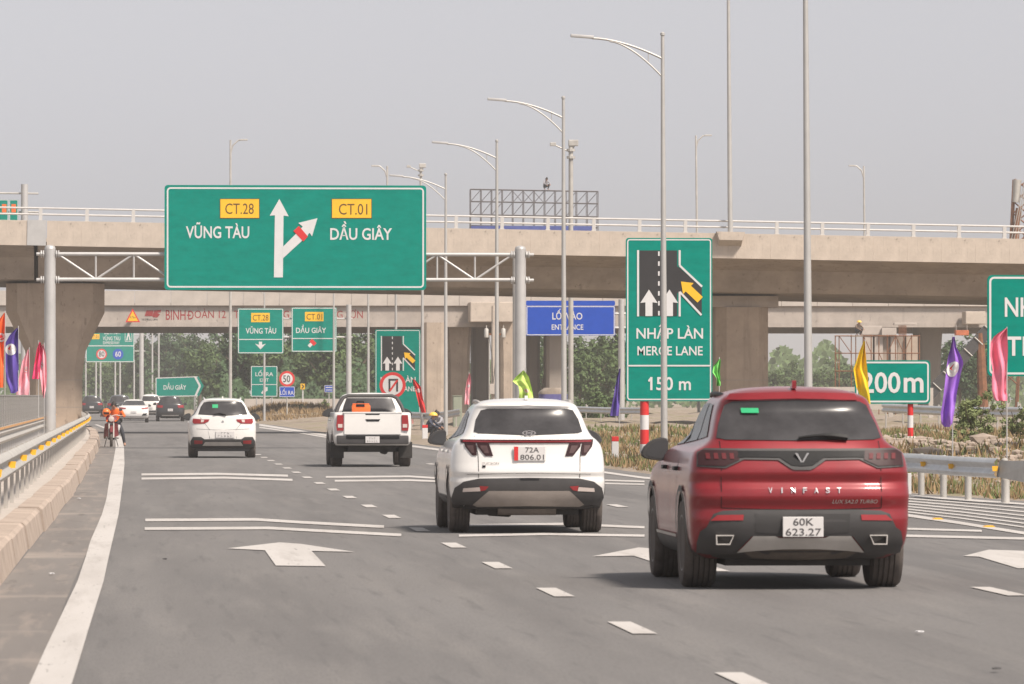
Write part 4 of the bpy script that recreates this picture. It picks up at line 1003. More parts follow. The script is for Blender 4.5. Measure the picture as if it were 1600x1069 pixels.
# ---------------------------------------------------------------- far traffic
def far_car(name, label, px, Y, m, H=1.62, hw=.9, kind='suv', lamps='side', plate=True, spoil=True):
    car = root(name, (XP(px, Y), Y, 0), label, 'car')
    s = H / {'suv': 1.62, 'sedan': 1.45}[kind]
    if kind == 'suv':
        rows = [(.28,hw*.82,-.62,3.3),(.36,hw*.96,-.80,3.5),(.60,hw,-.87,3.55),(.85,hw,-.86,3.5),(1.0*s,hw*.98,-.84,2.9),(1.08*s,hw*.93,-.82,2.3),(1.15*s,hw*.85,-.78,2.1),(1.35*s,hw*.74,-.62,1.7),(1.50*s,hw*.65,-.52,1.35),(1.56*s,hw*.55,-.5,1.15),(1.60*s,hw*.35,-.2,.8),(1.62*s,hw*.12,.1,.5)]
        win = (1.13*s, 1.48*s, hw*.74, hw*.60); lz = (.86*s, 1.04*s)
    else:
        rows = [(.24,hw*.82,-.8,3.4),(.32,hw*.96,-1.0,3.6),(.55,hw,-1.08,3.65),(.80,hw,-1.06,3.5),(.95*s,hw*.97,-1.02,2.9),(1.02*s,hw*.92,-.9,2.4),(1.06*s,hw*.82,-.55,2.2),(1.2*s,hw*.72,-.1,1.9),(1.36*s,hw*.62,.35,1.5),(1.42*s,hw*.50,.5,1.3),(1.45*s,hw*.2,.7,1.0)]
        win = (1.08*s, 1.36*s, hw*.76, hw*.62); lz = (.84*s, .95*s)
    sh = Shell(rows, dr=.36, pr=2.7)
    wb = 2.7 if kind == 'suv' else 2.95
    link('body', cut_arches(sh.mesh(34, 8, 8).mesh('body', m), [(y, .39, .58, q, .345) for y in (0, wb) for q in (-1, 1)], [m]), car)
    add_wheels(car, wb, hw-.12, .335, .22, 5)
    patch(car, sh, 'rear_window', [(-win[2],win[0]),(win[2],win[0]),(win[3],win[1]),(-win[3],win[1])], M_glass, .01, step=.1)
    windows_side(car, sh, [[(.1,win[0]+.02),(1.1,win[0]),(1.05,win[1]),(.3,win[1])],[(1.16,win[0]),(1.9,win[0]-.03),(1.4,win[1]-.1),(1.12,win[1])]] if kind == 'suv' else [[(.3,win[0]+.03),(1.2,win[0]),(1.15,win[1]-.02),(.6,win[1]-.04)]])
    patch(car, sh, 'tail_lamp', [(hw*.55,lz[0]),(hw*.94,lz[0]+.02),(hw*.95,lz[1]),(hw*.50,lz[1]-.03)], M_lamp, .012, both=True, step=.1)
    patch(car, sh, 'rear_bumper', [(-hw*.8,.34),(hw*.8,.34),(hw*.92,.55),(-hw*.92,.55)], M_trim if kind == 'suv' else m, .016, step=.1)
    patch(car, sh, 'bumper_trim', [(-hw*.55,.36),(hw*.55,.36),(hw*.62,.43),(-hw*.62,.43)] if kind == 'suv' else [(-hw*.85,.36),(hw*.85,.36),(hw*.8,.41),(-hw*.8,.41)], M_silver, .022, step=.1)
    if kind == 'sedan': patch(car, sh, 'bumper_vent', [(hw*.52,.44),(hw*.9,.44),(hw*.86,.58),(hw*.62,.56)], M_gloss, .02, both=True, step=.1)
    if plate: MB().bbox((-.17,sh.rear(0,.7)-.04,.66 if kind == 'suv' else .58),(.17,sh.rear(0,.7)-.02,.83 if kind == 'suv' else .72), .004).build('licence_plate', M_platew, car, local=True)
    mirrors(car, 1.85, win[0]-.05, hw*.93, M_trim if m is not M_pwhite else m, 1.0); underbody(car, wb, -.85)
    return car
far_car('sedan_car', 'white sedan just beyond the motorbike in the left lane', 209, 380, M_pwhite, 1.45, .935, 'sedan')
far_car('suv_car', 'black SUV with bright tail lamps right of the white sedan', 266, 398, M_pblack, 1.66, .93)
far_car('suv_car', 'white SUV between and beyond the white sedan and the black SUV', 235, 470, M_pwhite, 1.80, .93)
far_car('suv_car', 'dark grey SUV behind the motorbike rider, partly hidden by the white sedan', 187, 450, M_pgrey, 1.75, .95)
far_car('suv_car', 'black SUV farthest left, half hidden by the flared bridge pier', 143.5, 500, M_pblack, 1.70, .95)
# ================================================================== signs
def illegible(parent, x0, z0, x1, z1, y):
    """too small to read in the photograph: rows of short strokes"""
    mb = MB(); r = random.Random(int(x0*1000))
    for row in range(2):
        n = 3 if row == 0 else 5; h = (z1-z0)*.32; zb = z0 + (z1-z0)*(.57 if row == 0 else .12)
        w = (x1-x0)/7
        for i in range(n):
            c = (x0+x1)/2 + (i-(n-1)/2)*w*1.15
            mb.box((c-w*.36, y-.003, zb), (c-w*.18, y, zb+h)).box((c-w*.18, y-.003, zb+h*r.choice((0,.4,.8))), (c+w*.3, y, zb+h*.2+h*r.choice((0,.4,.75))))
    return mb.build('plate_marks', mat('plate_marks', (.30,.29,.29), .6, var=0), parent, local=True)
for o in list(bpy.data.objects):
    if o.name.startswith('licence_plate') and not o.children:
        vs = [v.co for v in o.data.vertices]
        illegible(o, min(v.x for v in vs), min(v.z for v in vs), max(v.x for v in vs), max(v.z for v in vs), min(v.y for v in vs)-.001)

def panel(parent, x0, y0, x1, y1, Y, m=M_green, border=None, name='sign_panel', rad=.06, bw=.045, inset=.04, t=.05):
    """rectangular sign plate given by picture corners at distance Y, with a painted border"""
    a, b = P(x0, y1, Y), P(x1, y0, Y)
    mb = MB().prism(rrect(a.x, a.z, b.x, b.z, min(rad, .1)), lambda u, v: (u, Y, v), lambda u, v: (u, Y+t, v), 0)
    o = mb.build(name, [m], parent)
    for z in (a.z + (b.z-a.z)*.25, a.z + (b.z-a.z)*.75):
        MB().box((a.x+.05, Y+t, z-.03), (b.x-.05, Y+t+.04, z+.03)).build('stiffener', M_backs, o)
    if border is not None:
        mb = MB(); frame_plate(mb, a.x+inset, a.z+inset, b.x-inset, b.z-inset, rad, bw, Y-.004); mb.build('border', border, o)
    return o
def pplate(parent, name, pts, Y, m, t=.006):
    return MB().plate(ppoly(pts, Y), Y, t).build(name, m, parent)
def bar(pts, w):
    """thick polyline in picture pixels -> polygons"""
    out = []
    for (x0, y0), (x1, y1) in zip(pts[:-1], pts[1:]):
        d = math.hypot(x1-x0, y1-y0); nx, ny = -(y1-y0)/d*w/2, (x1-x0)/d*w/2
        out.append([(x0+nx,y0+ny),(x1+nx,y1+ny),(x1-nx,y1-ny),(x0-nx,y0-ny)])
    return out
def pbars(parent, name, polys, Y, m):
    for i, p in enumerate(polys): o = MB().plate(ppoly(p, Y), Y - .0004*i, .004).build(name, m, parent)
    return o
def arrow_poly(tail, tip, w, hw, hl):
    d = Vector((tip[0]-tail[0], tip[1]-tail[1])); L = d.length; d /= L; n = Vector((-d.y, d.x)); t0 = Vector(tail); b = t0 + d*(L-hl)
    q = [t0+n*w/2, b+n*w/2, b+n*hw/2, Vector(tip), b-n*hw/2, b-n*w/2, t0-n*w/2]
    return [(v.x, v.y) for v in q]
def striped_post(parent, px, ytop, Y, z0, r=.06, band=.32, start_red=True):
    zt = ZP(ytop, Y, px); x = XP(px, Y); z = zt; red = start_red
    while z > z0:
        b = max(z0 - .02, z - band); MB().tube([(x, Y, b), (x, Y, z)], r, 12).build('post_band', M_red if red else M_white, parent, smooth=40); red = not red; z = b
        if b <= z0: break
    MB().lathe([(.16, z0-.1), (.16, z0+.05), (.10, z0+.09)], (x, Y, 0), n=12).build('footing', M_concl, parent)
def steel_pole(parent, px, ytop, Y, z0, r0, r1=None, lean=0., name='pole', m=None):
    x = XP(px, Y); zt = ZP(ytop, Y, px)
    return MB().tube([(x, Y, z0), (x+lean*.5, Y, (z0+zt)/2), (x+lean, Y, zt)], [r0, (r0+(r1 or r0))/2, r1 or r0], 14).build(name, m or M_galvp, parent, smooth=40)

# ------------------------------------------------ overhead gantry with the big direction sign
GY = 190.0
gan = root('overhead_gantry', (XP(445, GY), GY, .25), 'overhead truss gantry carrying the largest green direction sign', 'road sign')
for px, zb in ((78, .25), (813, -.03)):
    steel_pole(gan, px, 389, GY, zb, .19, .175, name='post')
    x = XP(px, GY); zt = ZP(389, GY)
    MB().lathe([(.175, zt-.02), (.15, zt+.06), (.05, zt+.10)], (x, GY, 0), n=14).build('post_cap', M_galvp, gan, smooth=40)
    MB().lathe([(.34, zb), (.34, zb+.04), (.19, zb+.05)], (x, GY, 0), n=14).build('base_plate', M_galvp, gan)
    for py in (398, 438):
        z = ZP(py, GY); mb = MB()
        for dx in (-.27, -.20, .20, .27): mb.lathe([(.115, dx-.02), (.115, dx+.02)], (x, GY, z), 'x', 12)
        mb.tube([(x-.42, GY, z), (x+.42, GY, z)], .055, 10); mb.build('flange', M_galvp, gan, smooth=30)
xa, xb = XP(90, GY), XP(801, GY); z0, z1 = ZP(437.5, GY), ZP(398, GY)
for z in (z0, z1): MB().tube([(xa, GY, z), (xb, GY, z)], .062, 10).build('chord', M_galvp, gan, smooth=40)
n = 12
for i in range(n + 1):
    x = xa + (xb-xa)*i/n
    if 0 < i < n: MB().tube([(x, GY, z0), (x, GY, z1)], .03, 8).build('vertical', M_galvp, gan, smooth=40)
    if i < n:
        x2 = xa + (xb-xa)*(i+1)/n; a, b = ((x, z1), (x2, z0)) if i % 2 == 0 else ((x, z0), (x2, z1))
        MB().tube([(a[0], GY, a[1]), (b[0], GY, b[1])], .035, 8).build('diagonal', M_galvp, gan, smooth=40)
SY = GY - .25
sp = panel(gan, 257, 290, 666, 453, SY, M_green, M_white, bw=.05, inset=.07, rad=.12)
for px in (300, 445, 590): MB().box((XP(px,SY)-.05, SY+.05, ZP(450,SY)), (XP(px,SY)+.05, SY+.19, ZP(293,SY))).build('bracket', M_galvp, sp)
LY = SY - .008
for (x0, x1), t, bx in (((343.5,405.5),'CT.28',(352,318,396.5,334.5)), ((518,581),'CT.01',(529.5,318.5,574,335.5))):
    pplate(sp, 'route_plate_edge', [(x0,310.5),(x1,310.5),(x1,341.5),(x0,341.5)], LY, M_brown); pplate(sp, 'route_plate', [(x0+.9,311.4),(x1-.9,311.4),(x1-.9,340.6),(x0+.9,340.6)], LY-.006, M_yel)
    plettering(sp, t, bx, LY-.009, M_brown, .0)
plettering(sp, 'VŨNG TÀU', (290.5,347.5,389.5,372.5), LY, M_white, .016); plettering(sp, 'DẦU GIÂY', (516,346,612.5,375), LY, M_white, .016)
pplate(sp, 'arrow', [(428,433.5),(429.5,336.5),(421.5,337),(436.5,311),(451,338),(443,337),(442,433.5)], LY, M_white)
pbars(sp, 'branch_arrow', [[(441.8,404),(441.8,386),(470,358),(482,367)], [(466,348.5),(496,341),(487.5,369.5),(484,364),(474,371.5),(468,360),(473,354)]], LY-.005, M_white)
pplate(sp, 'red_bar', [(458.5,361),(467,353),(481,369.5),(474,377.5)], LY-.012, M_red)

Y = 215.0
r = root('steel_pole', (XP(805.5, Y), Y, 0), 'plain grey steel pole standing directly behind the right gantry post', 'pole')
steel_pole(r, 805.5, 393, Y, 0, .11, .10, m=M_gdull); MB().lathe([(.25,0),(.25,.03),(.12,.05)], (XP(805.5, Y), Y, 0), n=12).build('base_plate', M_gdull, r)
# ------------------------------------------------ merge-lane signs
def merge_sign(label, ox, oy, k, Y, base_z, plate_text=True, dist=True, cat='road sign'):
    """layout measured on the near sign (978..1113 x 372..627) and mapped by scale k to the far one"""
    T = lambda pts: [(ox + (x-978)*k, oy + (y-372)*k) for x, y in pts]
    B = lambda b: (ox+(b[0]-978)*k, oy+(b[1]-372)*k, ox+(b[2]-978)*k, oy+(b[3]-372)*k)
    r = root('merge_sign', (XP(ox+29*k, Y), Y, base_z), label, cat)
    p = panel(r, ox, oy, ox+135*k, oy+(255 if dist else 262)*k, Y, M_green, M_white, bw=.03, inset=.03, rad=.07)
    y = Y - .008
    mb = MB().plate(ppoly(T([(999.5,391.5),(1058,391.5),(1058,416),(1096.5,449),(1096.5,492),(1058,457),(1058,494),(999.5,494)]), y), y, .004); mb.build('road_symbol', M_black, p)
    w = 3.2
    pbars(p, 'lane_edge', [T(q) for q in bar([(997,391),(997,494.5)], w) + bar([(1062,391),(1062,415),(1097,448)], w) + bar([(1062,494.5),(1062,456),(1096,492.5)], w)], y-.006, M_white)
    pbars(p, 'lane_dash', [T(q) for a in range(7) for q in bar([(1029.5,393+a*15.5),(1029.5,400+a*15.5)], 2.6)], y-.006, M_white)
    for c in (1014, 1046): pplate(p, 'lane_arrow', T([(c-5.5,494),(c-5.5,472.5),(c-13.5,473.5),(c,452.5),(c+13.5,473.5),(c+5.5,472.5),(c+5.5,494)]), y-.010, M_white)
    pplate(p, 'merge_arrow', T(arrow_poly((1094,468.5),(1064,440),12,24,16)), y-.012, M_yel)
    plettering(p, 'NHẬP LÀN' , B((994.5,507,1098.5,534)), y, M_white, .014); plettering(p, 'MERGE LANE', B((996,541,1098,555.5)), y, M_white, .012)
    if dist:
        pbars(p, 'divider', [T(q) for q in bar([(981,571.5),(1111,571.5)], 2.4)], y-.004, M_white)
        plettering(p, '150 m', B((1016,589,1079.5,610)), y, M_white, .014); pplate(p, 'numeral_flag', T([(1012.5,594.5),(1016.5,589.3),(1019,589.3),(1019,593),(1014,597)]), y-.002, M_white)
    return r
msY = 150.0
r = merge_sign('tall green merge lane sign reading 150 m on a striped post', 978, 372, 1.0, msY, -.03)
striped_post(r, 1007, 626, msY+.12, -.03, .11, .36)
r = merge_sign('second, farther green merge lane sign behind the pickup truck', 586, 515, .526, 285, .1, dist=False)
striped_post(r, 641, 648, 285.15, .0, .14, .42)
# round prohibition sign in front of it
Y = 283.0; c = P(613.5, 602, Y); R = 20.5 * Y / F
r = root('round_sign', (c.x, Y, 0), 'round red-ringed prohibition sign in front of the farther merge sign', 'road sign')
MB().lathe([(R, 0), (R, .04)], c, 'y', 36).build('disc', M_red, r)
MB().lathe([(R*.76, -.008), (R*.76, 0)], c, 'y', 36).build('disc_face', M_white, r)
pbars(r, 'symbol', [[(607,612),(607,592),(610,592),(610,612)],[(607,592),(622,592),(622,595),(607,595)],[(619,592),(622,592),(622,612),(619,612)]], Y-.012, M_black)
pbars(r, 'slash', bar([(609,611),(621,594)], 3), Y-.018, M_red)
steel_pole(r, 613.5, 590, Y+.09, 0, .05)

# ------------------------------------------------ 200 m sign and the cropped sign at the right edge
Y = 128.0; zb = tz(XP(1422, Y), Y)
r = root('distance_sign', (XP(1422, Y), Y, zb), 'wide green sign reading 200m on a striped post behind the red car', 'road sign')
p = panel(r, 1336, 563, 1453.5, 631, Y, M_green, M_white, bw=.035, inset=.03, rad=.08)
plettering(p, '200', (1346,581.5,1407,614.5), Y-.008, M_white, .018); plettering(p, 'm', (1412,590,1443,613.5), Y-.008, M_white, .018)
striped_post(r, 1422.5, 630, Y+.1, zb, .062, .26)
Y = 120.0; zb = tz(XP(1640, Y), Y)
r = root('merge_sign', (XP(1640, Y), Y, zb), 'green sign with large white letters cut by the right edge', 'road sign')
p = panel(r, 1543, 430, 1730, 588, Y, M_green, M_white, bw=.04, inset=.035, rad=.1)
plettering(p, 'NH', (1570,465,1614,495), Y-.008, M_white, .016); plettering(p, 'TH', (1572,526,1622,556), Y-.008, M_white, .016)
for px in (1590 if False else 1625, 1700): steel_pole(r, px, 432, Y+.12, zb, .06)

# ------------------------------------------------ cantilever signs CT.28 / CT.01
Y = 350.0
r = root('cantilever_sign', (XP(545, Y), Y, 0), 'pole carrying two small green panels with CT.28 and CT.01 plates', 'road sign')
steel_pole(r, 545, 476, Y, 0, .16, .15)
for py in (498, 527): MB().tube([(XP(375,Y), Y+.1, ZP(py,Y)), (XP(551,Y), Y+.1, ZP(py,Y))], .05, 8).build('arm', M_galvp, r, smooth=40)
for x0, x1, y0, y1, t, s in ((371.5,443,482,552.5,'CT.28','VŨNG TÀU'), (455.5,526,480.5,550,'CT.01','DẦU GIÂY')):
    p = panel(r, x0, y0, x1, y1, Y-.1, M_green, M_white, bw=.045, inset=.02, rad=.06); y = Y-.108
    pplate(p, 'route_plate', [(x0+21,y0+7),(x0+50,y0+7),(x0+50,y0+21.5),(x0+21,y0+21.5)], y, M_yel); plettering(p, t, (x0+23.5,y0+10,x0+48,y0+19), y-.008, M_brown, .0)
    plettering(p, s, (x0+(12.5 if s[0]=='V' else 7),y0+(28 if s[0]=='V' else 27),x0+(60 if s[0]=='V' else 54),y0+(39.5 if s[0]=='V' else 40)), y, M_white, .014)
    pbars(p, 'divider', bar([(x0+1,y0+48.5),(x1-1,y0+48.5)], 1.3), y-.002, M_white)
    if s[0] == 'V': pplate(p, 'arrow', [(x0+33,y0+52),(x0+38,y0+52),(x0+38,y0+57),(x0+44,y0+55),(x0+35.5,y0+64),(x0+27,y0+55),(x0+33,y0+57)], y, M_white)
    else:
        pbars(p, 'arrow', bar([(x0+27,y0+61),(x0+33,y0+55)], 5), y, M_white); pbars(p, 'red_bar', bar([(x0+30,y0+51),(x0+37,y0+58)], 6), y-.006, M_red)
# ------------------------------------------------ blue entrance sign
Y = 300.0
r = root('cantilever_sign', (XP(971, Y), Y, .1), 'blue LỐI VÀO ENTRANCE sign on a side pole under the overpass', 'road sign')
p = panel(r, 822, 478, 961, 524.5, Y, M_blue, M_white, bw=.04, inset=.02, rad=.05)
p2 = panel(r, 822, 470, 961, 477.5, Y, M_blue, None, name='top_panel')
plettering(p, 'LỐI VÀO', (863,482.5,910,499.5), Y-.008, M_white, .014); plettering(p, 'ENTRANCE', (862,507,911.5,515.5), Y-.008, M_white, .012)
steel_pole(r, 971, 468, Y+.15, 0, .17, .15)
for py in (490, 512): MB().tube([(XP(825,Y), Y+.12, ZP(py,Y)), (XP(978,Y), Y+.12, ZP(py,Y))], .06, 8).build('arm', M_galvp, r, smooth=40)
# ------------------------------------------------ exit signs in the distance
Y = 415.0
Y = 432.0; r = root('exit_sign', (XP(413, Y), Y, 0), 'small green LỐI RA exit sign on a grey pole', 'road sign')
p = panel(r, 392, 572, 433.5, 620, Y, M_green, M_white, bw=.05, inset=.01, rad=.05); y = Y-.01
plettering(p, 'LỐI RA', (399,578,427,588), y, M_white, .014); plettering(p, 'EXIT', (406,591.5,420,596.5), y, M_white, .012)
pbars(p, 'divider', bar([(393,601),(433,601)], 1.1), y, M_white); pbars(p, 'exit_arrow', bar([(409,615),(412,611),(416,611)], 3)+[[(414,605),(418,605),(418,611),(414,611)]], y, M_white)
for px in (401, 425): steel_pole(r, px, 574, Y+.1, 0, .05)
Y = 395.0; c = P(448.5, 592, Y); R = 12.2 * Y / F
r = root('speed_sign', (c.x, Y, 0), 'round 50 speed limit sign above a blue LỐI RA plate', 'road sign')
MB().lathe([(R, 0), (R, .03)], c, 'y', 32).build('disc', M_red, r); MB().lathe([(R*.72, -.008), (R*.72, 0)], c, 'y', 32).build('disc_face', M_white, r)
plettering(r, '50', (442.3,586.5,453.5,597.5), Y-.012, M_black, .012)
p = panel(r, 436.5, 604, 460.5, 620.5, Y, M_blue, M_white, bw=.03, inset=.01, rad=.03); plettering(p, 'LỐI RA', (437.8,607,458.8,617), Y-.01, M_white, .012)
steel_pole(r, 448.5, 590, Y+.08, 0, .045, m=M_gdull)
Y = 440.0
r = root('chevron_marker', (XP(473, Y), Y, 0), 'little yellow chevron marker on a white post', 'road sign')
panel(r, 469.5, 599.5, 476.5, 608.5, Y, M_yel, None, rad=.03); pbars(r, 'chevron', bar([(471.5,601),(474.8,604),(471.5,607)], 1.6), Y-.01, M_black); steel_pole(r, 473, 600, Y+.09, 0, .05, m=M_white)
Y = 430.0
r = root('information_sign', (XP(514, Y), Y, 0), 'tiny blue sign left of the pickup truck', 'road sign')
p = panel(r, 507, 602, 523, 613, Y, M_blue, M_white, bw=.03, inset=.0, rad=.03); pbars(p, 'text_line', bar([(509,605.5),(521,605.5)], 1.4)+bar([(509,609.5),(519,609.5)], 1.2), Y-.01, M_white); steel_pole(r, 514, 604, Y+.09, 0, .04)
Y = 545.0
r = root('direction_sign', (XP(290, Y), Y, 0), 'green DẦU GIÂY arrow-shaped sign above the distant traffic', 'road sign')
MB().plate(ppoly([(243,591),(310,588),(318.5,603),(311,619),(243,620)], Y), Y, .05).build('sign_panel', M_green, r)
pbars(r, 'border', bar([(243.8,620),(243.8,591),(308,588.8),(309,588.8)], 1.3)+bar([(243.8,619.6),(309,618.6)], 1.3)+bar([(305,589),(312.5,603.3),(305.5,618.5)], 3.2), Y-.01, M_white)
plettering(r, 'DẦU GIÂY', (255.5,598,291,609), Y-.01, M_white, .014)
for px in (276, 304): steel_pole(r, px, 592, Y+.1, 0, .07)
Y = 720.0
r = root('cantilever_sign', (XP(221, Y), Y, .0), 'green sign reading BIÊN HOÀ VŨNG TÀU with 80 and 60 speed discs', 'road sign')
p = panel(r, 134, 500, 210, 566, Y, M_green, M_white, bw=.08, inset=.02, rad=.1); y = Y-.01
plettering(p, 'BIÊN HOÀ', (163,513,188,522.5), y, M_white, .014); plettering(p, 'VŨNG TÀU', (160.5,524,188,532), y, M_white, .014); plettering(p, 'EXPRESSWAY', (161,533.5,187,538), y, M_white, .008)
pbars(p, 'divider', bar([(135,540.5),(209,540.5)], 1.3), y, M_white); pplate(p, 'route_plate', [(140,522),(155.5,522),(155.5,530),(140,530)], y, M_yel); plettering(p, 'CT.01', (141.5,524,154,528.5), y-.008, M_brown, 0)
pplate(p, 'highway_symbol', [(197,532),(200,519),(201.5,519),(204.5,532),(202,532),(201.5,526),(200,526),(199.5,532)], y, M_white); pbars(p, 'symbol_frame', bar([(195.5,518),(206,518),(206,533.5),(195.5,533.5),(195.5,517.5)], .8), y, M_white)
for px, m1, t in ((158.7, M_red, '80'), (184.5, M_blue, '60')):
    c = P(px, 553.5, Y-.01); R = 8.4*Y/F; MB().lathe([(R, -.005), (R, 0)], c, 'y', 28).build('speed_disc', m1, p)
    if m1 is M_red: MB().lathe([(R*.74, -.012), (R*.74, -.006)], c, 'y', 28).build('disc_face', M_white, p)
    plettering(p, t, (px-4.5,549,px+4.5,557.5), Y-.026, M_black if m1 is M_red else M_white, .014)
steel_pole(r, 221, 500, Y+.2, 0, .27)
for py in (524, 549): MB().tube([(XP(150,Y), Y+.12, ZP(py,Y)), (XP(227,Y), Y+.12, ZP(py,Y))], .05, 8).build('arm', M_galvp, r, smooth=40)
for px in (134, 209.5): steel_pole(r, px, 562, Y+.15, 0, .10)
Y = BY2 - .6
r = root('clearance_sign', (XP(207, Y), Y, ZP(504, Y)), 'yellow warning triangle with red edge fixed to the far bridge', 'road sign')
MB().plate(ppoly([(196,503.5),(207.2,482),(218.8,503.5)], Y), Y, .03).build('sign_panel', M_red, r); MB().plate(ppoly([(199,501.7),(207.2,486),(215.8,501.7)], Y-.008), Y-.008, .006).build('sign_face', M_yel, r)
plettering(r, '4,75m', (202.5,494,212,498), Y-.012, M_black, .0); MB().box((XP(207,Y)-.03, Y+.03, ZP(500,Y)), (XP(207,Y)+.03, BY2-.02, ZP(488,Y))).build('bracket', M_backs, r)
# far sign gantry above the overpass at the left edge
Y = 340.0
r = root('cantilever_sign', (XP(37.5, Y), Y, 0), 'pole with two small green route signs rising behind the left parapet', 'road sign')
steel_pole(r, 38, 288, Y, 0, .21, .20)
for py in (303, 332): MB().tube([(XP(-60,Y), Y+.1, ZP(py,Y)), (XP(60,Y), Y+.1, ZP(py+1,Y))], .05, 8).build('arm', M_gdull, r, smooth=40)
for x0, x1 in ((-12, 13), (14.5, 28.5)):
    p = panel(r, x0, 312, x1, 356, Y-.1, M_green, M_white, bw=.03, inset=.01, rad=.03)
    xc = (max(x0,0)+x1)/2; pplate(p, 'route_plate', [(xc-3.5,319),(xc+3.5,319),(xc+3.5,332),(xc-3.5,332)], Y-.11, M_orange)

# ------------------------------------------------ street lamps
def street_lamp(label, X, Y, H=10.0, z0=0., lean=0., arm=2.05, sgn=-1, r0=.075, detail=True, group='street lamps along the right side'):
    r = root('street_lamp', (X, Y, z0), label, 'street lamp', group)
    L = lambda mb, nm, m=M_pole: mb.build(nm, m, r, smooth=40, local=True)
    L(MB().tube([(0,0,0),(lean*.5,0,H*.5),(lean,0,H)], [r0*1.1, r0*.85, r0*.55], 12), 'pole')
    mb = MB().lathe([(.02,0),(.055,.02),(.055,.07),(.02,.10)], (lean,0,H), n=10); L(mb, 'finial')
    L(MB().lathe([(.2,0),(.2,.03),(.1,.05)], n=12), 'base_plate')
    n = 10; pts = []
    for i in range(n+1):
        t = i/n; pts.append((lean + sgn*arm*.80*t, 0, H-.52 + (.47)*(1-(1-t)**1.7)*1.0))
    L(MB().tube(pts, .028, 8), 'arm')
    pts2 = [(lean + sgn*arm*.60*(i/n), 0, H-.95 + .83*(1-(1-i/n)**1.6)) for i in range(n+1)]
    L(MB().tube(pts2, .022, 8), 'brace')
    L(MB().tube([(lean+sgn*.33,0,H-.33),(lean+sgn*.33,0,H-.63)], .012, 6), 'spacer')
    hx = lean + sgn*arm*.78; mb = MB().bbox((min(hx, hx+sgn*arm*.26), -.09, -.035), (max(hx, hx+sgn*arm*.26), .09, .035), .02)
    a = .06*sgn; mb.v = [(x, y, H-.03 + z - (x-hx)*(-.07*sgn*-1)*1.0*(-1)) for x, y, z in mb.v]
    o = L(mb, 'lamp_head', M_galvp)
    return r
ROW = [(80,12.5,'street lamp just outside the right edge',0),(110,12.36,'tall lamp post rising behind the red SUV past the top of the picture',-.07),(140,12.37,'street lamp standing in front of the tall merge sign, highest visible arm',-.04),
       (170,12.20,'street lamp in front of the blue entrance sign, second highest arm',-.02),(199,12.07,'street lamp just left of the right gantry post, third highest arm',0),(229,11.96,'street lamp with the lowest visible arm, right of the big sign',0)]
for Y, X, lb, ln in ROW[1:]: street_lamp(lb, X, Y, 10.0, -.03, ln)
for Y, px, lb in ((259,660,'lamp post behind the gantry right of the farther merge sign'),(289,618.5,'lamp post crossing the farther merge sign'),(319,575.5,'lamp post left of the farther merge sign'),(349,521.5,'lamp post at the right edge of the CT.01 panel'),(385,413,'lamp post crossing the small green exit sign')):
    street_lamp(lb, XP(px, Y), Y, 9.0 if Y > 262 else 10.0, 0, 0)
# lamp on the overpass bracket
q = P(1141, 366, BY-.25); r = street_lamp('lamp post on the overpass parapet bracket', q.x, BY-.25, 13.0, ZP(366, BY-.25), -.1, group=None, r0=.1)
# slim lamps seen beyond the overpass
def slim_lamp(label, px, ytop, Y, sgn, lean=0):
    zt = ZP(ytop, Y); x = XP(px, Y); r = root('street_lamp', (x, Y, 0), label, 'street lamp', 'slim lamps beyond the overpass'); h = zt
    MB().tube([(0,0,0),(lean,0,h)], [.11,.06], 8).build('pole', M_gdull, r, smooth=40, local=True)
    MB().tube([(lean,0,h-.9),(lean+sgn*.15,0,h-.35),(lean+sgn*.5,0,h-.02),(lean+sgn*.75,0,h)], .05, 6).build('arm', M_gdull, r, smooth=40, local=True)
    MB().bbox((min(lean+sgn*.6, lean+sgn*1.1),-.12,h-.04),(max(lean+sgn*.6, lean+sgn*1.1),.12,h+.06), .02).build('lamp_head', M_gdull, r, local=True)
slim_lamp('slim lamp above the left part of the big sign, arm to the right', 360, 220, 390, 1); slim_lamp('slim lamp above the right part of the big sign, arm to the left', 605, 260, 420, -1)
slim_lamp('slim lamp behind the overpass left of the parapet lamp', 1092, 211, 420, 1, -.2); slim_lamp('slim lamp behind the overpass right of the tall pole', 1354, 258, 440, -1, -.2)
# camera mast and a thin mast with small arms
for px, ytop, Y, lb, wd in ((892, 220, 290, 'grey camera mast close behind the second street lamp', .11), (657.5, 257, 430, 'thin mast with small arms above the right corner of the big sign', .09)):
    h = ZP(ytop, Y); x = XP(px, Y); r = root('camera_mast', (x, Y, 0), lb, 'mast')
    MB().tube([(x,Y,0),(x,Y,h)], [wd*1.2, wd], 10).build('pole', M_gdull, r, smooth=40)
    MB().tube([(x-.9,Y,h-.15),(x,Y,h-.55),(x+.25,Y,h-.1)], .04, 6).build('arm', M_gdull, r)
    MB().bbox((x-1.0,Y-.15,h-.25),(x-.72,Y+.1,h-.08), .02).build('camera', M_gdull, r); MB().bbox((x-.12,Y-.15,h-.25),(x+.35,Y+.12,h+.05), .04).build('camera', M_gdull, r)
    for dz in (.5, .85): MB().lathe([(.2,-dz),(.2,-dz+.12)], (x,Y,h), n=10).build('collar', M_gdull, r)
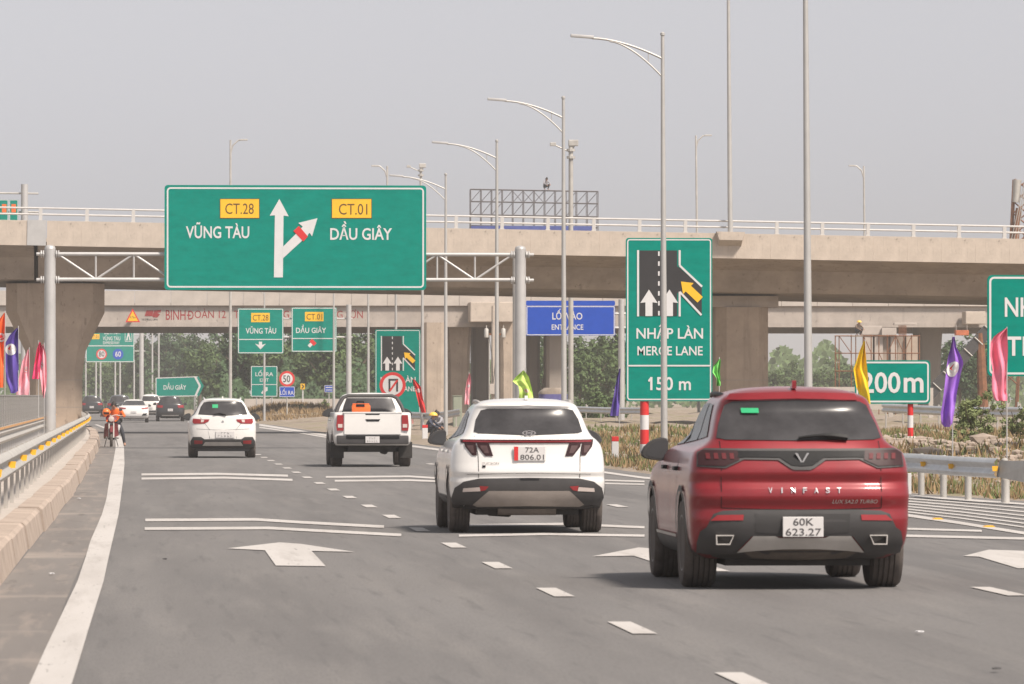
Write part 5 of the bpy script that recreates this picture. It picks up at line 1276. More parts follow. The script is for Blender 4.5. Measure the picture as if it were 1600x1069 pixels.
# slim white poles far left
for px, yt, lb in ((150,560,'first thin pale pole under the far left sign'),(157,560,'second thin pale pole under the far left sign'),(180,560,'third thin pale pole under the far left sign'),(187.5,560,'fourth thin pale pole under the far left sign'),(238,500,'thin pale pole left of the arrow-shaped sign'),(248,500,'thin pale pole at the left end of the arrow-shaped sign'),(306.5,500,'thin pale pole behind the tip of the arrow-shaped sign')):
    Y = 735 + px*.06; x = XP(px, Y); h = ZP(yt-25, Y)
    r = root('light_pole', (x, Y, 0), lb, 'pole', 'thin pale poles in the distance'); MB().tube([(x,Y,0),(x,Y,h)], [.12,.09], 8).build('pole', M_galvp, r, smooth=40)
    MB().tube([(x,Y,h-.3),(x-1.5,Y,h+.15)], .05, 6).build('arm', M_galvp, r)

# ------------------------------------------------ billboard frame beyond the overpass
Y = 455.0; M_lat = mat('billboard_steel', (.14,.13,.135), .7, .3, var=.15)
r = root('billboard_frame', (XP(862, Y), Y, 0), 'empty steel lattice billboard frame above the overpass', 'billboard')
ph = lambda x, y: P(x, y + (x-735)*.018, Y)
for py in (295.5, 314.5, 335, 352):
    a, b = ph(735.5, py), ph(934.5, py)
    for dy in (0, 1.2): MB().tube([(a.x,Y+dy,a.z),(b.x,Y+dy,b.z)], .035, 5).build('chord', M_lat, r)
for i, px in enumerate(np.linspace(735.5, 934.5, 13)):
    a, b = ph(px, 295.5), ph(px, 357)
    MB().tube([(a.x,Y,a.z),(a.x,Y,b.z)], .035, 5).tube([(a.x,Y+1.2,a.z),(a.x,Y+1.2,b.z)], .03, 5).build('upright', M_lat, r)
    if 1 <= i:
        c, d = ph(px-16.6, 314.5), ph(px-16.6, 335)
        MB().tube([(c.x,Y,c.z),(a.x,Y,a.z)], .028, 5).build('diagonal', M_lat, r); MB().tube([(d.x,Y,d.z),(a.x,Y,ph(px,314.5).z)], .028, 5).build('diagonal', M_lat, r)
        if 4 < i < 8: MB().tube([(c.x,Y+1.2,ph(px,295.5).z),(a.x,Y+1.2,c.z)], .025, 5).build('diagonal', M_lat, r)
a, b = ph(736, 357.5), ph(925, 351)
M_tarp = mat('blue_tarpaulin', (.05,.075,.26), .7, var=.25, scale=2)
MB().box((a.x, Y-.1, a.z-.5), (b.x, Y-.05, b.z+.05)).build('lower_strip', M_tarp, r)
for px in (757, 862): MB().tube([(XP(px,Y),Y+.8,0),(XP(px,Y),Y+.8,ph(px,352).z)], .45, 12).build('column', M_gdull, r, smooth=40)
# ------------------------------------------------ piling rig at the right edge
Y = 430.0
r = root('piling_rig', (XP(1590, Y), Y, 0), 'rusty lattice piling rig mast at the right edge above the parapet', 'crane')
a, b = P(1578, 600, Y), P(1597, 280, Y); w = .5
mb = MB(); n = 18
for i in range(n+1):
    c = a.lerp(b, i/n)
    if i < n:
        d = a.lerp(b, (i+1)/n)
        for s1, s2 in ((-w,w),(w,-w)): mb.tube([(c.x+s1,Y,c.z),(d.x+s2,Y,d.z)], .05, 4)
for s1 in (-w, w):
    for s2 in (0, .8): mb.tube([(a.x+s1,Y+s2,0),(b.x+s1,Y+s2,b.z)], .08, 5)
mb.build('lattice_mast', M_rust, r)
c = P(1588, 330, Y); MB().tube([(c.x-.1,Y-.4,c.z-2.0),(c.x+.1,Y-.4,c.z+.2)], [.24,.20], 10).build('hammer', M_rust, r, smooth=40)
c = P(1589, 290, Y); MB().tube([(c.x-.1,Y-.2,c.z-1.2),(c.x,Y-.2,c.z+.4)], [.26,.30], 10).build('pile_tube', M_gdull, r, smooth=40)
for dx in (0, 7, 14):
    a, b = P(1558+dx, 376, Y), P(1604, 262+dx, Y); MB().tube([(a.x,Y-.6,a.z-4),(b.x,Y-.6,b.z)], .03, 4).build('cable', M_gdull, r)
# ================================================================== flags
def fmat(n, c): return mat('flag_'+n, c, .75, var=.10, scale=4)
FC = dict(yellow=(.80,.55,.01), violet=(.30,.13,.55), pink=(.80,.22,.32), orange=(.80,.12,.02), purple=(.09,.05,.30), palepink=(.80,.36,.42), magenta=(.70,.03,.13), lime=(.52,.72,.16), green=(.15,.55,.10), red=(.62,.03,.03))
def flag(label, rows, Y, colr, pole_x, pole_bottom=None, emblem=None, emcol=None, wave=.14, pole_top=None):
    """rows: (picture y, left x, right x) from top to bottom"""
    xp = XP(pole_x, Y); zb = tz(xp, Y) if xp > 8 else .25
    if pole_bottom is not None: zb = pole_bottom
    r = root('flag', (xp, Y, zb), label, 'flag', 'festival flags along the road')
    nv, nu = 26, 9; ys = [q[0] for q in rows]
    def S(u, v, off=0.):
        py = ys[0] + (ys[-1]-ys[0])*v; xl = np.interp(py, ys, [q[1] for q in rows]); xr = np.interp(py, ys, [q[2] for q in rows])
        p = P(xl + (xr-xl)*u, py, Y); p.y += wave*math.sin(u*5.5 + v*7 + pole_x)*(.3+.7*v) + .5*wave*math.sin(u*11 - v*3) - off; return p
    mb = MB(); vs = [S(i/nu, j/nv) for j in range(nv+1) for i in range(nu+1)]
    fs = [(j*(nu+1)+i, (j+1)*(nu+1)+i, (j+1)*(nu+1)+i+1, j*(nu+1)+i+1) for j in range(nv) for i in range(nu)]
    c = mb.add(vs, fs).build('cloth', fmat(colr, FC[colr]), r, smooth=180)
    if emblem:
        u0, v0, ru, rv = emblem; em = MB(); n = 16
        em.add([S(u0, v0, .02)] + [S(u0+q*ru*math.cos(2*PI*k/n), v0+q*rv*math.sin(2*PI*k/n), .02) for q in (.25,.5,.75,1) for k in range(n)], [(0, 1+(k+1)%n, 1+k) for k in range(n)] + [(1+q*n+k, 1+q*n+(k+1)%n, 1+(q+1)*n+(k+1)%n, 1+(q+1)*n+k) for q in range(3) for k in range(n)])
        em.build('emblem', M_white if emcol is None else emcol, c, smooth=180)
        em = MB()
        em.add([S(u0+du*ru, v0+dv*rv, .03) for du, dv in ((-.6,-.1),(-.1,-.7),(.45,-.15),(-.1,.15))], [(0,1,2,3)]); em.add([S(u0+du*ru, v0+dv*rv, .03) for du, dv in ((-.3,.3),(.7,.1),(.55,.42),(-.1,.6))], [(0,1,2,3)])
        em.build('emblem_mark', M_red, c)
    zt = (pole_top and ZP(pole_top, Y)) or ZP(ys[0]-3, Y)
    MB().tube([(xp,Y+.11,zb-.05),(xp,Y+.11,zt)], .013, 6).build('pole', M_galvp, r)
z1 = lambda x, y: (1180+x/3.81, 420+y/3.81)
R1 = lambda L: [(420+y/3.81, 1180+a/3.81, 1180+b/3.81) for y, a, b in L]
flag('yellow pointed flag at the right corner of the red SUV roof', [(533,1350,1351.5),(548,1343,1352),(577,1332,1354),(604,1338,1357.5),(620,1345,1361),(631,1353,1362)], 118, 'yellow', 1353)
flag('violet flag with white round emblem right of the 200m sign', R1([(405,1178,1184),(470,1165,1195),(520,1150,1225),(560,1143,1242),(640,1130,1222),(740,1115,1198),(860,1103,1182),(925,1112,1178),(942,1130,1158)]), 116, 'violet', 1489.5, emblem=(.42,.36,.42,.085))
flag('pink flag in front of the cropped green sign', R1([(355,1490,1498),(400,1420,1497),(440,1396,1498),(520,1396,1500),(600,1415,1500),(720,1405,1503),(770,1412,1503),(786,1425,1500)]), 112, 'pink', 1574.5)
flag('small bright green flag at the edge of the tall merge sign', [(561,1124,1125.5),(572,1115,1125.5),(582,1113,1125),(592,1119,1125),(603,1120,1126)], 158, 'green', 1124.5)
flag('lime green flag behind the white SUV roof', [(579,817,818.5),(589,806,826),(596,801,828),(603,810,830),(612,811,832),(623,810,833)], 185, 'lime', 822, emblem=(.55,.72,.18,.08))
flag('dark purple flag left of the tall merge sign', [(576,968,969.5),(590,964,969),(610,960,969),(630,956,968),(650,953,967)], 200, 'purple', 968)
flag('red drooping flag right of the farther merge sign', [(592,645,646.5),(601,645.5,655),(606,648,658),(620,651,660),(635,655,664),(645,659,666)], 240, 'red', 661, emblem=(.5,.35,.35,.06), pole_top=592)
flag('thin pink flag left of the green cabinet', [(584,733,734.5),(596,729,736),(612,727,735),(632,725,733)], 250, 'palepink', 733, emblem=(.5,.4,.3,.05))
R4 = lambda L: [(480+y/4.453, a/4.453, b/4.453) for y, a, b in L]
flag('orange flag at the left edge of the picture', R4([(40,28,34),(120,-30,34),(200,-60,30),(380,-40,26),(560,-30,22)]), 150, 'orange', 7.6, emblem=(.75,.33,.35,.06))
flag('dark purple flag with white oval emblem at far left', R4([(145,118,126),(190,70,127),(260,32,128),(380,32,130),(520,45,130),(580,70,130),(600,75,100)]), 160, 'purple', 28.5, emblem=(.45,.33,.40,.09))
flag('pale pink flag beside the dark purple one', R4([(295,194,200),(380,155,204),(480,135,206),(560,120,206),(622,108,206)]), 170, 'palepink', 45.5, emblem=(.6,.42,.18,.06))
flag('magenta flag leaning towards the gantry post', R4([(245,272,282),(300,255,300),(400,238,285),(500,222,272)]), 182, 'magenta', 60)
flag('narrow rose flag touching the gantry post', R4([(262,296,304),(340,282,322),(480,280,326),(560,290,322),(632,300,308)]), 184, 'palepink', 69, emblem=(.3,.38,.25,.05))

# ================================================================== small roadside things
def marker_post(label, px, ytop, ybot, w=.07):
    q = G(px, ybot); h = (ybot-ytop) * q.y / F; z = min(0, tz(q.x, q.y)) if q.x > 8 else 0
    r = root('marker_post', (q.x, q.y, z), label, 'marker post', 'white marker posts with red tops')
    MB().bbox((q.x-w,q.y-w,z-.05),(q.x+w,q.y+w,h*.80), .012).build('post', M_white, r); MB().bbox((q.x-w*1.02,q.y-w*1.02,h*.80),(q.x+w*1.02,q.y+w*1.02,h), .012).build('red_top', M_red, r)
marker_post('white marker post with red top left of the tall merge sign post', 961, 682, 721, .085)
marker_post('white marker post beside the yellow-helmeted worker', 664, 664, 688, .10)
for x, yt, yb, w in ((434,636,653,'pale marker post left of the round 50 sign pole'),(447.5,640,656,'pale marker post below the round 50 sign'),(485.5,643,657,'pale marker post in front of the dirt mound'),(391,640,654,'pale marker post right of the white crossover')):
    marker_post(w, x, yt, yb, .085)
q = G(1421, 772); r = root('delineator_post', (q.x, q.y, 0), 'slim white post under the guardrail end beside the red SUV', 'marker post'); MB().bbox((q.x-.03,q.y-.03,-.05),(q.x+.03,q.y+.03,.35), .008).build('post', M_white, r)
for px, lb in ((404.5,'red and white striped hazard panel left of the exit sign pole'),(421,'red and white striped hazard panel right of the exit sign pole')):
    q = G(px, 650); Y = q.y; r = root('hazard_panel', (q.x, Y, 0), lb, 'hazard panel', 'striped hazard panels at the exit nose')
    a, b = P(px-2.6, 640, Y), P(px+2.6, 622, Y); MB().box((a.x,Y,a.z),(b.x,Y+.03,b.z)).build('panel', M_white, r)
    for k in range(3):
        y0 = 623+k*6; d = 2 if px < 410 else -2
        pbars(r, 'stripe', [[(px-2.6,y0+1.5-d*.7),(px+2.6,y0+1.5+d*.7),(px+2.6,y0+4+d*.7),(px-2.6,y0+4-d*.7)]], Y-.01, M_red)
    MB().box((q.x-.04,Y+.03,0),(q.x+.04,Y+.08,b.z)).build('post', M_gdull, r)
# utility pole with transformers
Y = 345.0; x = XP(771.5, Y); r = root('utility_pole', (x, Y, 0), 'concrete utility pole with two grey transformers under the bridges', 'utility pole')
MB().tube([(x,Y,0),(x,Y,ZP(478,Y))], [.18,.13], 10).build('pole', M_conc, r, smooth=40)
for px in (760, 786.5):
    c = P(px, 520, Y); MB().lathe([(.10,-.28),(.13,-.26),(.13,.18),(.09,.24),(.03,.26),(.03,.42)], c, n=12).build('transformer', M_gdull, r, smooth=40)
MB().box((XP(757,Y),Y-.03,ZP(524,Y)),(XP(790,Y),Y+.03,ZP(521,Y))).build('cross_arm', M_rust, r)
a, b = P(764.5, 616, Y), P(775, 600, Y); MB().bbox((a.x,Y-.4,a.z),(b.x,Y-.1,b.z), .02).build('switch_box', M_concl, r)
for s in (-1, 1): MB().tube([(x+s*.35,Y,ZP(510,Y)),(x+s*.1,Y-.15,ZP(560,Y)),(x-.05,Y-.15,ZP(603,Y))], .018, 5).build('cable', M_trim, r)
Y = 255.0; a, b = P(708, 650, Y), P(722, 619, Y); r = root('control_cabinet', ((a.x+b.x)/2, Y, .3), 'grey green metal cabinet behind the thin pink flag', 'cabinet')
mcab = mat('cabinet_grey_green', (.24,.26,.20), .6, var=.12); MB().bbox((a.x,Y,.2),(b.x,Y+.35,b.z), .015).build('body', mcab, r); MB().box((a.x+.03,Y-.012,.35),(b.x-.03,Y-.002,b.z-.04)).build('door', mcab, r); MB().box((a.x-.02,Y-.02,b.z),(b.x+.02,Y+.37,b.z+.03)).build('roof', mcab, r)
Y = 330.0; a, b = P(843, 640, Y), P(888, 606, Y); c = (a.x+b.x)/2; w = (b.x-a.x)/2
r = root('tarpaulin_heap', (c, Y, .1), 'heap under a blue tarpaulin with brown top behind the white SUV', 'heap')
M_tp = mat('tarpaulin_violet_blue', (.09,.085,.24), .75, var=.2, scale=3)
def heap(z0, z1, m, nm, w0, w1, bulge):
    mb = MB(); n = 20; k = 5; vs = []; fs = []
    for i in range(k+1):
        t = i/k
        for j in range(n):
            an = 2*PI*j/n; ww = w0 + (w1-w0)*t**bulge; q_ = 1+.04*math.sin(an*5+t*3)
            vs.append((c+math.copysign(abs(math.cos(an))**.5, math.cos(an))*ww*q_, Y+1+math.copysign(abs(math.sin(an))**.5, math.sin(an))*1.0, z0+(z1-z0)*t))
    for i in range(k):
        for j in range(n): fs.append((i*n+j,i*n+(j+1)%n,(i+1)*n+(j+1)%n,(i+1)*n+j))
    fs.append(tuple(k*n+j for j in range(n))); mb.add(vs, fs).build(nm, m, r, smooth=60)
zs_ = ZP(616, Y); heap(-.1, zs_, M_tp, 'tarpaulin', w, w*.98, 1); heap(zs_, ZP(606, Y), M_gravel, 'load_top', w*.98, w*.55, 2)

# ------------------------------------------------ pier under construction with scaffolding
Y = 385.0; g0 = .2
r = root('unfinished_pier', (XP(1385, Y), Y, g0), 'unfinished concrete pier with formwork inside rusty scaffolding', 'pier')
zq = lambda y: ZP(y, Y)
M_concg = mat('fresh_concrete', (.42,.37,.33), .9, var=.12, scale=1.2, bump=.2, bscale=10)
def cbox(n, x0, x1, y0, y1, d0=0, d1=1.5, m=M_concg): return MB().bbox((XP(x0,Y),Y+d0,zq(y1)),(XP(x1,Y),Y+d1,zq(y0)), .03).build(n, m, r)
cbox('pier_head', 1347, 1378, 509, 523); cbox('pier_head', 1377, 1400, 512, 523.5, -.3, 1.4)
for x0, x1 in ((1351,1364),(1367,1380),(1392,1402)): cbox('column', x0, x1, 523, 640, .1, 1.2, M_concg)
cbox('formwork', 1416, 1434, 524, 640, .0, 1.2, M_pier2); cbox('formwork', 1380, 1391, 524, 640, .3, 1.3, M_concd); cbox('formwork', 1403, 1415, 524, 640, .3, 1.3, M_concd); cbox('beam', 1397, 1432, 504, 507.5, -.1, .5, M_concg)
sc = root('scaffolding', (XP(1330, Y), Y-1.2, g0), 'rusty tube scaffolding round the unfinished pier', 'scaffold')
for px in (1302,1308,1327,1334,1346,1358,1370,1383,1396,1409,1421,1433):
    MB().tube([(XP(px,Y),Y-1.1,0),(XP(px,Y),Y-1.1,zq(523 if px > 1320 else 525)+(.0 if px > 1344 else .0))], .035, 5).build('upright', M_rust, sc)
for py in (525, 552, 580, 606): MB().tube([(XP(1301,Y),Y-1.15,zq(py)),(XP(1434,Y),Y-1.15,zq(py))], .035, 5).build('ledger', M_rust, sc)
for x0, x1, y0, y1 in ((1308,1327,525,552),(1346,1358,525,552),(1383,1396,552,525),(1396,1409,525,552),(1302,1308,552,580),(1409,1421,552,525),(1370,1383,552,580)):
    MB().tube([(XP(x0,Y),Y-1.12,zq(y0)),(XP(x1,Y),Y-1.12,zq(y1))], .028, 5).build('brace', M_rust, sc)
MB().box((XP(1327,Y),Y-1.3,zq(526)),(XP(1346,Y),Y-.5,zq(524.5))).build('deck_board', M_earth, sc)
for k in range(9): MB().tube([(XP(1404+k*1.4,Y),Y-.2,zq(525)),(XP(1404+k*1.4,Y),Y-.2,zq(508))], .02, 4).build('rebar', M_rust, r)
# slanting dark conveyor and orange basket
Y = 375.0; a, b = P(1448, 622, Y), P(1545, 515, Y); r = root('slanting_boom', (a.x, Y, 0), 'dark slanting machine boom behind the violet flag', 'boom')
d = (b-a).normalized(); nn = Vector((-d.z,0,d.x))*.35
mb = MB(); mb.prism([((a+nn).x,(a+nn).z),((a-nn).x,(a-nn).z),((b-nn).x,(b-nn).z),((b+nn).x,(b+nn).z)], lambda u, v: (u,Y,v), lambda u, v: (u,Y+.5,v)); mb.build('boom', M_trim, r)
for k in range(7):
    p = a.lerp(b, k/6); MB().tube([(p.x+nn.x,Y-.05,p.z+nn.z),(p.x-nn.x,Y-.05,p.z-nn.z)], .04, 5).build('rib', M_gdull, r)
MB().tube([(XP(1538,Y),Y+.2,0),(XP(1532,Y),Y+.2,ZP(520,Y))], [.35,.25], 8).build('support', M_rust, r)
Y = 372.0; a, b = P(1494,524,Y), P(1514,516,Y); r = root('work_platform', (a.x, Y, a.z), 'orange work basket hanging under the far bridge', 'platform')
MB().bbox((a.x,Y,a.z),(b.x,Y+.8,b.z), .02).build('basket', mat('faded_orange', (.42,.12,.05), .7, var=.25), r)
for px in (1495.5, 1512.5): MB().tube([(XP(px,Y),Y+.4,b.z),(XP(px,Y),Y+.4,ZP(507,Y))], .02, 5).build('hanger', M_gdull, r)

# ================================================================== people
def skinned(joints, bones, regions, mats_, hands=(), root_j='pelvis'):
    names = list(joints); idx = {n: i for i, n in enumerate(names)}
    me = bpy.data.meshes.new('p'); me.from_pydata([joints[n][0] for n in names], [(idx[a], idx[b]) for a, b in bones], [])
    o = bpy.data.objects.new('p', me); col.objects.link(o); o.modifiers.new('s', 'SKIN'); sd = o.modifiers.new('u', 'SUBSURF'); sd.levels = 1
    for i, n in enumerate(names):
        sv = me.skin_vertices[0].data[i]; rr = joints[n][1]; sv.radius = (rr, rr) if not isinstance(rr, tuple) else rr; sv.use_root = (n == root_j)
    dg = bpy.context.evaluated_depsgraph_get(); m2 = bpy.data.meshes.new_from_object(o.evaluated_get(dg)); bpy.data.objects.remove(o)
    mb = MB().add([v.co[:] for v in m2.vertices], [tuple(p.vertices) for p in m2.polygons]); bpy.data.meshes.remove(m2)
    for wrist, tip, thumb in hands:                       # palm ends in four unequal curled fingers and a thumb
        w, t = Vector(wrist), Vector(tip); d = (t-w).normalized(); s = d.cross(Vector((0,0,1))); s = s.normalized() if s.length > .1 else Vector((1,0,0)); up = s.cross(d)
        for k, ln in enumerate((.060,.072,.068,.052)):
            a = t + s*(.024-.016*k); mb.tube([a-d*.02, a+d*ln*.5-up*.004, a+d*ln*.75-up*.022, a+d*ln*.7-up*.045], [.010,.0095,.009,.007], 5)
        a = w.lerp(t, .45) + s*.03*thumb; mb.tube([a, a+s*.03*thumb+d*.02, a+s*.03*thumb+d*.05-up*.02], [.011,.010,.008], 5)
    mb.m = []
    segs = [(Vector(joints[a][0]), Vector(joints[b][0]), regions.get((a, b), 0)) for a, b in bones]
    vv = [Vector(v) for v in mb.v]
    for f in mb.f:
        c = sum((vv[i] for i in f), Vector()) / len(f); best = (9, 0)
        for a, b, rg in segs:
            t = max(0, min(1, (c-a).dot(b-a) / max((b-a).length_squared, 1e-9))); dd = (c-(a+(b-a)*t)).length
            if dd < best[0]: best = (dd, rg)
        mb.m.append(best[1])
    return mb
M_skin = mat('skin', (.34,.19,.13), .6, var=.06); M_hair = mat('hair', (.02,.016,.014), .7, var=.2)
M_jack = mat('orange_jacket', (.80,.14,.02), .8, var=.12, scale=6); M_trou = mat('dark_trousers', (.035,.037,.045), .85, var=.15); M_navy = mat('navy_shirt', (.045,.05,.075), .85, var=.15)
M_gshirt = mat('grey_shirt', (.30,.29,.31), .85, var=.12); M_helm = mat('helmet_yellow', (.80,.50,.08), .4, var=.06); M_helo = mat('helmet_orange', (.80,.17,.03), .4, var=.06)
def head_bits(parent, c, hair=True, helmet=None, yaw=0.):
    """hair or helmet, eyes, ears; c = head centre, face towards -Y turned by yaw"""
    R = Matrix.Rotation(yaw, 3, 'Z'); q = lambda x, y, z: tuple(Vector(c) + R @ Vector((x, y, z)))
    if helmet:
        mb = MB(); n = 16; prof = [(.150,.02),(.148,.05),(.125,.10),(.075,.14),(.01,.155)]; vs = [q(rr*math.cos(2*PI*j/n), .01+rr*1.12*math.sin(2*PI*j/n), h) for rr, h in prof for j in range(n)]
        fs = [(i*n+j,i*n+(j+1)%n,(i+1)*n+(j+1)%n,(i+1)*n+j) for i in range(4) for j in range(n)]; mb.add(vs, fs); mb.build('helmet', helmet, parent, smooth=60, local=True)
    elif hair:
        mb = MB(); n = 14; vs = []; fs = []
        for i in range(6):
            a = PI/2*i/5
            for j in range(n):
                t = 2*PI*j/n; f = max(0, -math.sin(t)); vs.append(q(.105*math.cos(a)*math.cos(t), .01+.118*math.cos(a)*math.sin(t), -.03+.055*f+.15*math.sin(a)))
        fs = [(i*n+j,i*n+(j+1)%n,(i+1)*n+(j+1)%n,(i+1)*n+j) for i in range(5) for j in range(n)]; MB().add(vs, fs).build('hair', M_hair, parent, smooth=60, local=True)
    mb = MB()
    for s in (-1, 1): mb.box(tuple(Vector(q(s*.035,-.098,.0))-Vector((.012,.006,.006))), tuple(Vector(q(s*.035,-.098,.0))+Vector((.012,.006,.006))))
    mb.box(tuple(Vector(q(0,-.095,-.062))-Vector((.02,.005,.004))), tuple(Vector(q(0,-.095,-.062))+Vector((.02,.005,.004)))); mb.build('face_features', M_hair, parent, local=True)
# ------------------------------------------------ motorbike and its rider
Y = 198.0; bx = XP(174, Y)
mbk = root('motorbike', (bx, Y, .008), 'maroon motorbike facing the camera on the left shoulder', 'motorbike')
M_mar = mat('maroon_fairing', (.16,.022,.025), .35, var=.08, coat=.5)
def mwheel(y):
    e = bpy.data.objects.new('wheel', None); col.objects.link(e); e.parent = mbk; e.location = (0, y, .29)
    MB().lathe([(.20,-.035),(.27,-.045),(.29,-.02),(.29,.02),(.27,.045),(.20,.035)], axis='x', n=28).build('tyre', M_tyre, e, smooth=40, local=True)
    mb = MB().lathe([(.21,-.03),(.21,.03)], axis='x', n=28).lathe([(.05,-.06),(.05,.06)], axis='x', n=12); mb.build('rim', M_rim, e, local=True)
mwheel(-.62); mwheel(.60)
Lm = lambda mb, n, m: mb.build(n, m, mbk, smooth=40, local=True)
for s in (-1, 1): Lm(MB().tube([(s*.075,-.62,.29),(s*.075,-.40,.80)], .022, 8), 'fork', M_gdull)
Lm(MB().tube([(s*.0+ux,-.62+uy,.29+uz) for s, ux, uy, uz in [(0,0,.33*math.cos(a),.33*math.sin(a)) for a in np.linspace(.3,2.6,9)]], .055, 6), 'front_mudguard', M_mar)
mb = MB(); mb.add([(-.13,-.42,.78),(.13,-.42,.78),(.19,-.30,.93),(.13,-.26,1.02),(-.13,-.26,1.02),(-.19,-.30,.93),(0,-.48,.86)], [(0,1,6),(1,2,6),(2,3,4,6),(4,5,6),(5,0,6),(0,5,4,3,2,1)]); Lm(mb, 'front_cowl', M_mar)
Lm(MB().lathe([(.02,-.50),(.085,-.485),(.095,-.44)], (0,0,.90), 'y', 18), 'headlight', M_lampw)
for s in (-1, 1):
    Lm(MB().add([(s*.05,-.30,.80),(s*.21,-.26,.74),(s*.24,-.16,.36),(s*.10,-.24,.30),(s*.05,-.14,.80),(s*.20,-.12,.74),(s*.22,-.06,.36),(s*.08,-.1,.30)], [(0,1,2,3),(7,6,5,4),(0,4,5,1),(1,5,6,2),(2,6,7,3),(3,7,4,0)]), 'leg_shield', M_mar)
    Lm(MB().tube([(0,-.26,1.0),(s*.15,-.24,1.03),(s*.33,-.18,1.0)], .014, 6), 'handlebar', M_gdull); Lm(MB().tube([(s*.24,-.19,1.01),(s*.36,-.17,.995)], .02, 8), 'grip', M_trim)
    Lm(MB().tube([(s*.22,-.21,1.02),(s*.30,-.22,1.18)], .008, 5), 'mirror_stalk', M_trim); Lm(MB().bbox((s*.30-.055,-.235,1.16),(s*.30+.055,-.215,1.24), .012), 'mirror', M_trim)
    Lm(MB().lathe([(.03,-.46),(.035,-.42)], (s*.14,0,.84), 'y', 10), 'indicator', M_orange); Lm(MB().tube([(s*.12,.15,.28),(s*.24,.12,.27)], .018, 6), 'footpeg', M_trim)
Lm(MB().bbox((-.12,.05,.70),(.12,.75,.79), .03), 'seat', M_trim); Lm(MB().bbox((-.13,-.05,.42),(.13,.85,.70), .06), 'body_panel', M_mar); Lm(MB().bbox((-.11,-.10,.22),(.11,.35,.45), .05), 'engine', M_under)
Lm(MB().tube([(.14,.0,.24),(.17,.75,.30)], .04, 10), 'exhaust', M_gdull); Lm(MB().tube([(-.16,.1,.25),(-.22,.05,.0)], .014, 6).tube([(.16,.1,.25),(.22,.05,.0)], .014, 6), 'centre_stand', M_trim)
pr_ = root('person', (bx, Y, .008), 'person in orange jacket sitting on the maroon motorbike, one foot down', 'person')
J = dict(pelvis=((.10,.24,.83),.14), belly=((.13,.18,.97),.135), chest=((.15,.10,1.10),.15), neck=((.11,.06,1.235),.055), head=((.08,.03,1.325),(.085,.098)), top=((.07,.04,1.40),.075), nose=((.075,-.085,1.32),.014),
 shl=((.32,.10,1.165),.065), ell=((.43,.02,.98),.048), wrl=((.36,-.14,1.0),.032), hal=((.33,-.185,1.01),.034), shr=((-.01,.10,1.165),.065), elr=((-.17,.0,1.0),.048), wrr=((-.28,-.13,1.0),.032), har=((-.30,-.175,1.01),.034),
 hipl=((.20,.22,.80),.10), knl=((.35,-.02,.50),.072), anl=((.43,.02,.10),.045), ftl=((.44,-.13,.04),.036), hipr=((.01,.22,.80),.10), knr=((-.17,-.12,.62),.072), anr=((-.21,.06,.34),.045), ftr=((-.22,-.09,.30),.036))
Bn = [('pelvis','belly'),('belly','chest'),('chest','neck'),('neck','head'),('head','top'),('head','nose'),('chest','shl'),('shl','ell'),('ell','wrl'),('wrl','hal'),('chest','shr'),('shr','elr'),('elr','wrr'),('wrr','har'),('pelvis','hipl'),('hipl','knl'),('knl','anl'),('anl','ftl'),('pelvis','hipr'),('hipr','knr'),('knr','anr'),('anr','ftr')]
Rg = {b: 1 for b in Bn}
for b in (('neck','head'),('head','top'),('head','nose'),('wrl','hal'),('wrr','har'),('anl','ftl'),('anr','ftr')): Rg[b] = 0
for b in (('pelvis','hipl'),('hipl','knl'),('knl','anl'),('pelvis','hipr'),('hipr','knr'),('knr','anr')): Rg[b] = 2
skinned(J, Bn, Rg, None, [(J['wrl'][0], J['hal'][0], 1), (J['wrr'][0], J['har'][0], -1)]).build('body', [M_skin, M_jack, M_trou], pr_, smooth=180, local=True)
head_bits(pr_, (.078,.03,1.33))
hl = root('helmet', (bx-.16, Y-.30, 1.04), 'orange helmet hanging on the motorbike handlebar', 'helmet')
mb = MB(); n = 18; prof = [(.085,-.02),(.125,.02),(.135,.09),(.11,.16),(.06,.20),(.01,.21)]
mb.lathe(prof, n=n); mb.build('shell', M_helo, hl, smooth=50, local=True); MB().bbox((-.09,-.142,.03),(.09,-.10,.09), .01).build('visor', M_gloss, hl, local=True)
MB().bbox((bx+.20-.07,Y-.02,.53),(bx+.20+.09,Y+.06,.72), .03).build('white_bag', M_white, None, smooth=50); o = bpy.data.objects['white_bag']; o.name = 'bag'; tag(o, 'small white bag at the hip of the motorbike rider', 'bag')

def croucher(label, x, y, z, rz, shirt, helmet=None, sc_=1.):
    r = root('person', (x, y, z), label, 'person', rz=rz); r.scale = (sc_,)*3
    J = dict(pelvis=((0,.10,.30),.13), belly=((0,.06,.44),.125), chest=((0,-.04,.60),.14), neck=((0,-.10,.73),.05), head=((0,-.14,.82),(.082,.095)), top=((0,-.13,.89),.075), nose=((0,-.25,.81),.014),
     shl=((.17,-.04,.66),.06), ell=((.25,-.20,.50),.045), wrl=((.16,-.40,.42),.03), hal=((.14,-.45,.40),.033), shr=((-.17,-.04,.66),.06), elr=((-.25,-.20,.50),.045), wrr=((-.14,-.42,.38),.03), har=((-.12,-.47,.36),.033),
     hipl=((.10,.08,.28),.095), knl=((.17,-.28,.44),.068), anl=((.14,-.05,.09),.044), ftl=((.15,-.20,.04),.036), hipr=((-.10,.08,.28),.095), knr=((-.17,-.28,.42),.068), anr=((-.14,-.05,.09),.044), ftr=((-.15,-.20,.04),.036))
    skinned(J, Bn, Rg, None, [(J['wrl'][0], J['hal'][0], 1), (J['wrr'][0], J['har'][0], -1)]).build('body', [M_skin, shirt, M_trou], r, smooth=180, local=True)
    head_bits(r, (0,-.14,.825), helmet=helmet); return r
